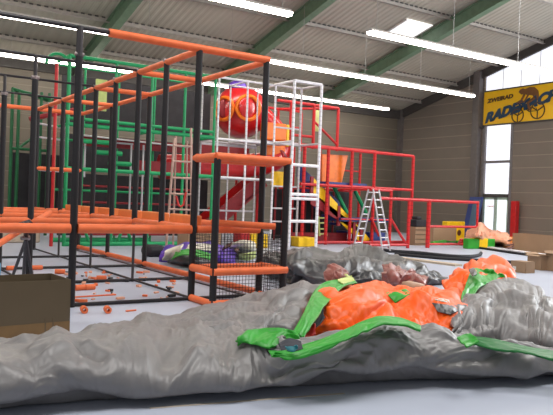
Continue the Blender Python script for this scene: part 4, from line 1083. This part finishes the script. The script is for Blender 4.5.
tag(MB().path([Vector(v) for v in cr(pts, 5)], .055, 8).build('black_edging', M['dark']), 'black rubber edging curving along the floor below the red barrier', 'edging')
tag(MB().path([g(x, y, .045) for x, y in ((395, 254), (440, 258), (490, 261), (527, 263))], .045, 8).build('black_pipe', M['dark']), 'black pipe on the floor between the edging and the cartons', 'pipe')
A, B = g(380, 256.8), g(455, 266.4); d = (B-A).normalized(); n = Vector((-d.y, d.x, 0))
tag(MB().prism([A, B, B+n*.28, A+n*.28], (0, 0, .05)).build('plank', M['wood'], smooth=False), 'beige plank on the floor beyond the grey tarpaulin heap', 'plank')
A, B = g(150, 409), g(345, 394); d = (B-A).normalized(); n = Vector((-d.y, d.x, 0))
tag(MB().prism([A, B, B+n*.03, A+n*.03], (0, 0, .002)).build('floor_tape', mat('worn beige tape', (196, 184, 170), .6), smooth=False), 'worn beige tape line on the floor in front of the grey roll', 'tape')

# pads on the floor, left background
tag(MB().box2((3.9, 20.5, 0), (5.2, 22.2, .55)).build('pale_pad', M['wood'], bevel=.05), 'pale pad on the floor behind the left of the climbing frame', 'mat')
p = g(-6, 282); tag(MB().box(p+Vector((0, .1, .16)), (.22, .2, .32)).build('blue_tub', mat('light blue plastic', (110, 170, 220), .4), bevel=.04), 'light blue plastic tub at the left edge behind the large carton', 'tub')

# ------------------------------------------------------------------ scraps on the floor under the frame
GRP = 'orange foam offcuts on the floor under the climbing frame'
for i, (x, y, L, an) in enumerate(((80, 287.5, .16, .2), (90, 287, .15, .1), (101.5, 278, .17, -.3), (84, 309.5, .12, 1.4), (107.5, 309.5, .12, 1.4), (11, 268, .16, .1), (37, 267.5, .2, .0), (60, 271.5, .18, -.4))):
    p = g(x, y, .045); d = Vector((math.cos(an), math.sin(an), 0))*L/2
    labels = ['orange foam offcut left of its twin beside the black post', 'orange foam offcut right of its twin beside the black post', 'orange foam offcut lying beside the grey floor bar', 'orange foam offcut against the front floor bar, nearest the large carton',
              'orange foam offcut against the front floor bar, second from the large carton', 'orange foam offcut at far left near the trestle', 'long orange foam offcut right of the trestle', 'orange foam offcut curled left of the tall front post']
    tag(MB().hollow(p-d, p+d, .045, .02, 12).build('foam_offcut', M['orange']), labels[i], 'foam scrap', GRP)
rnd = random.Random(4)
for i in range(72):
    if i < 40: x, y = rnd.uniform(66, 150), rnd.uniform(272, 283)
    else: x, y = rnd.uniform(76, 178), rnd.uniform(278, 303)
    p = g(x, y); s_ = rnd.uniform(.02, .05); a = rnd.uniform(0, 3.1)
    rot = Matrix.Rotation(a, 3, 'Z')
    b = MB().box(p+Vector((0, 0, s_*.45)), (s_*rnd.uniform(1.4, 3.2), s_*1.2, s_*.8), rot)
    if i % 4 == 3: tag(b.build('cable_tie_scrap', M['dark'], bevel=.004), 'small black scrap on the floor under the climbing frame', 'scrap', 'small black scraps under the climbing frame')
    else: tag(b.build('foam_crumb', M['salmon'] if i % 3 else M['orange'], bevel=.006), 'small orange foam crumb on the floor under the climbing frame', 'foam scrap', 'small orange foam crumbs under the climbing frame')
for (x0, y0, x1, y1, lb) in ((75, 297, 116, 294.5, 'thin orange foam strip lying flat near the large carton'), (126, 311, 136, 310, 'short thin orange strip in front of the black floor bar')):
    tag(MB().tube(g(x0, y0, .012), g(x1, y1, .012), .012, 6).build('foam_strip', M['orange']), lb, 'foam strip')

# ------------------------------------------------------------------ light and view
w = bpy.data.worlds.new('world'); SC.world = w; w.use_nodes = True
w.node_tree.nodes['Background'].inputs[0].default_value = (.95, .97, 1, 1); w.node_tree.nodes['Background'].inputs[1].default_value = .55
def area(name, loc, sx, sy, power, rot=(0, 0, 0), col=(1, .97, .93)):
    l = bpy.data.lights.new(name, 'AREA'); l.shape = 'RECTANGLE'; l.size = sx; l.size_y = sy; l.energy = power; l.color = col
    o = bpy.data.objects.new(name, l); COL.objects.link(o); o.location = loc; o.rotation_euler = rot; return o
# fill lamps added over the near half of the hall, no roof windows there
for x, y in ((2, 5), (9, 5), (16, 8), (-5, 8)):
    area('overhead_fill', (x, y, 9.5), 3, 3, 430)
area('gable_daylight', (XW-.1, 9, 8), 9, 4, 2000, (0, math.radians(90), 0), (.95, .98, 1))
vs_ = SC.view_settings
vs_.view_transform = 'Standard'; vs_.look = 'None'; vs_.exposure = 0; vs_.gamma = 1; vs_.use_curve_mapping = False
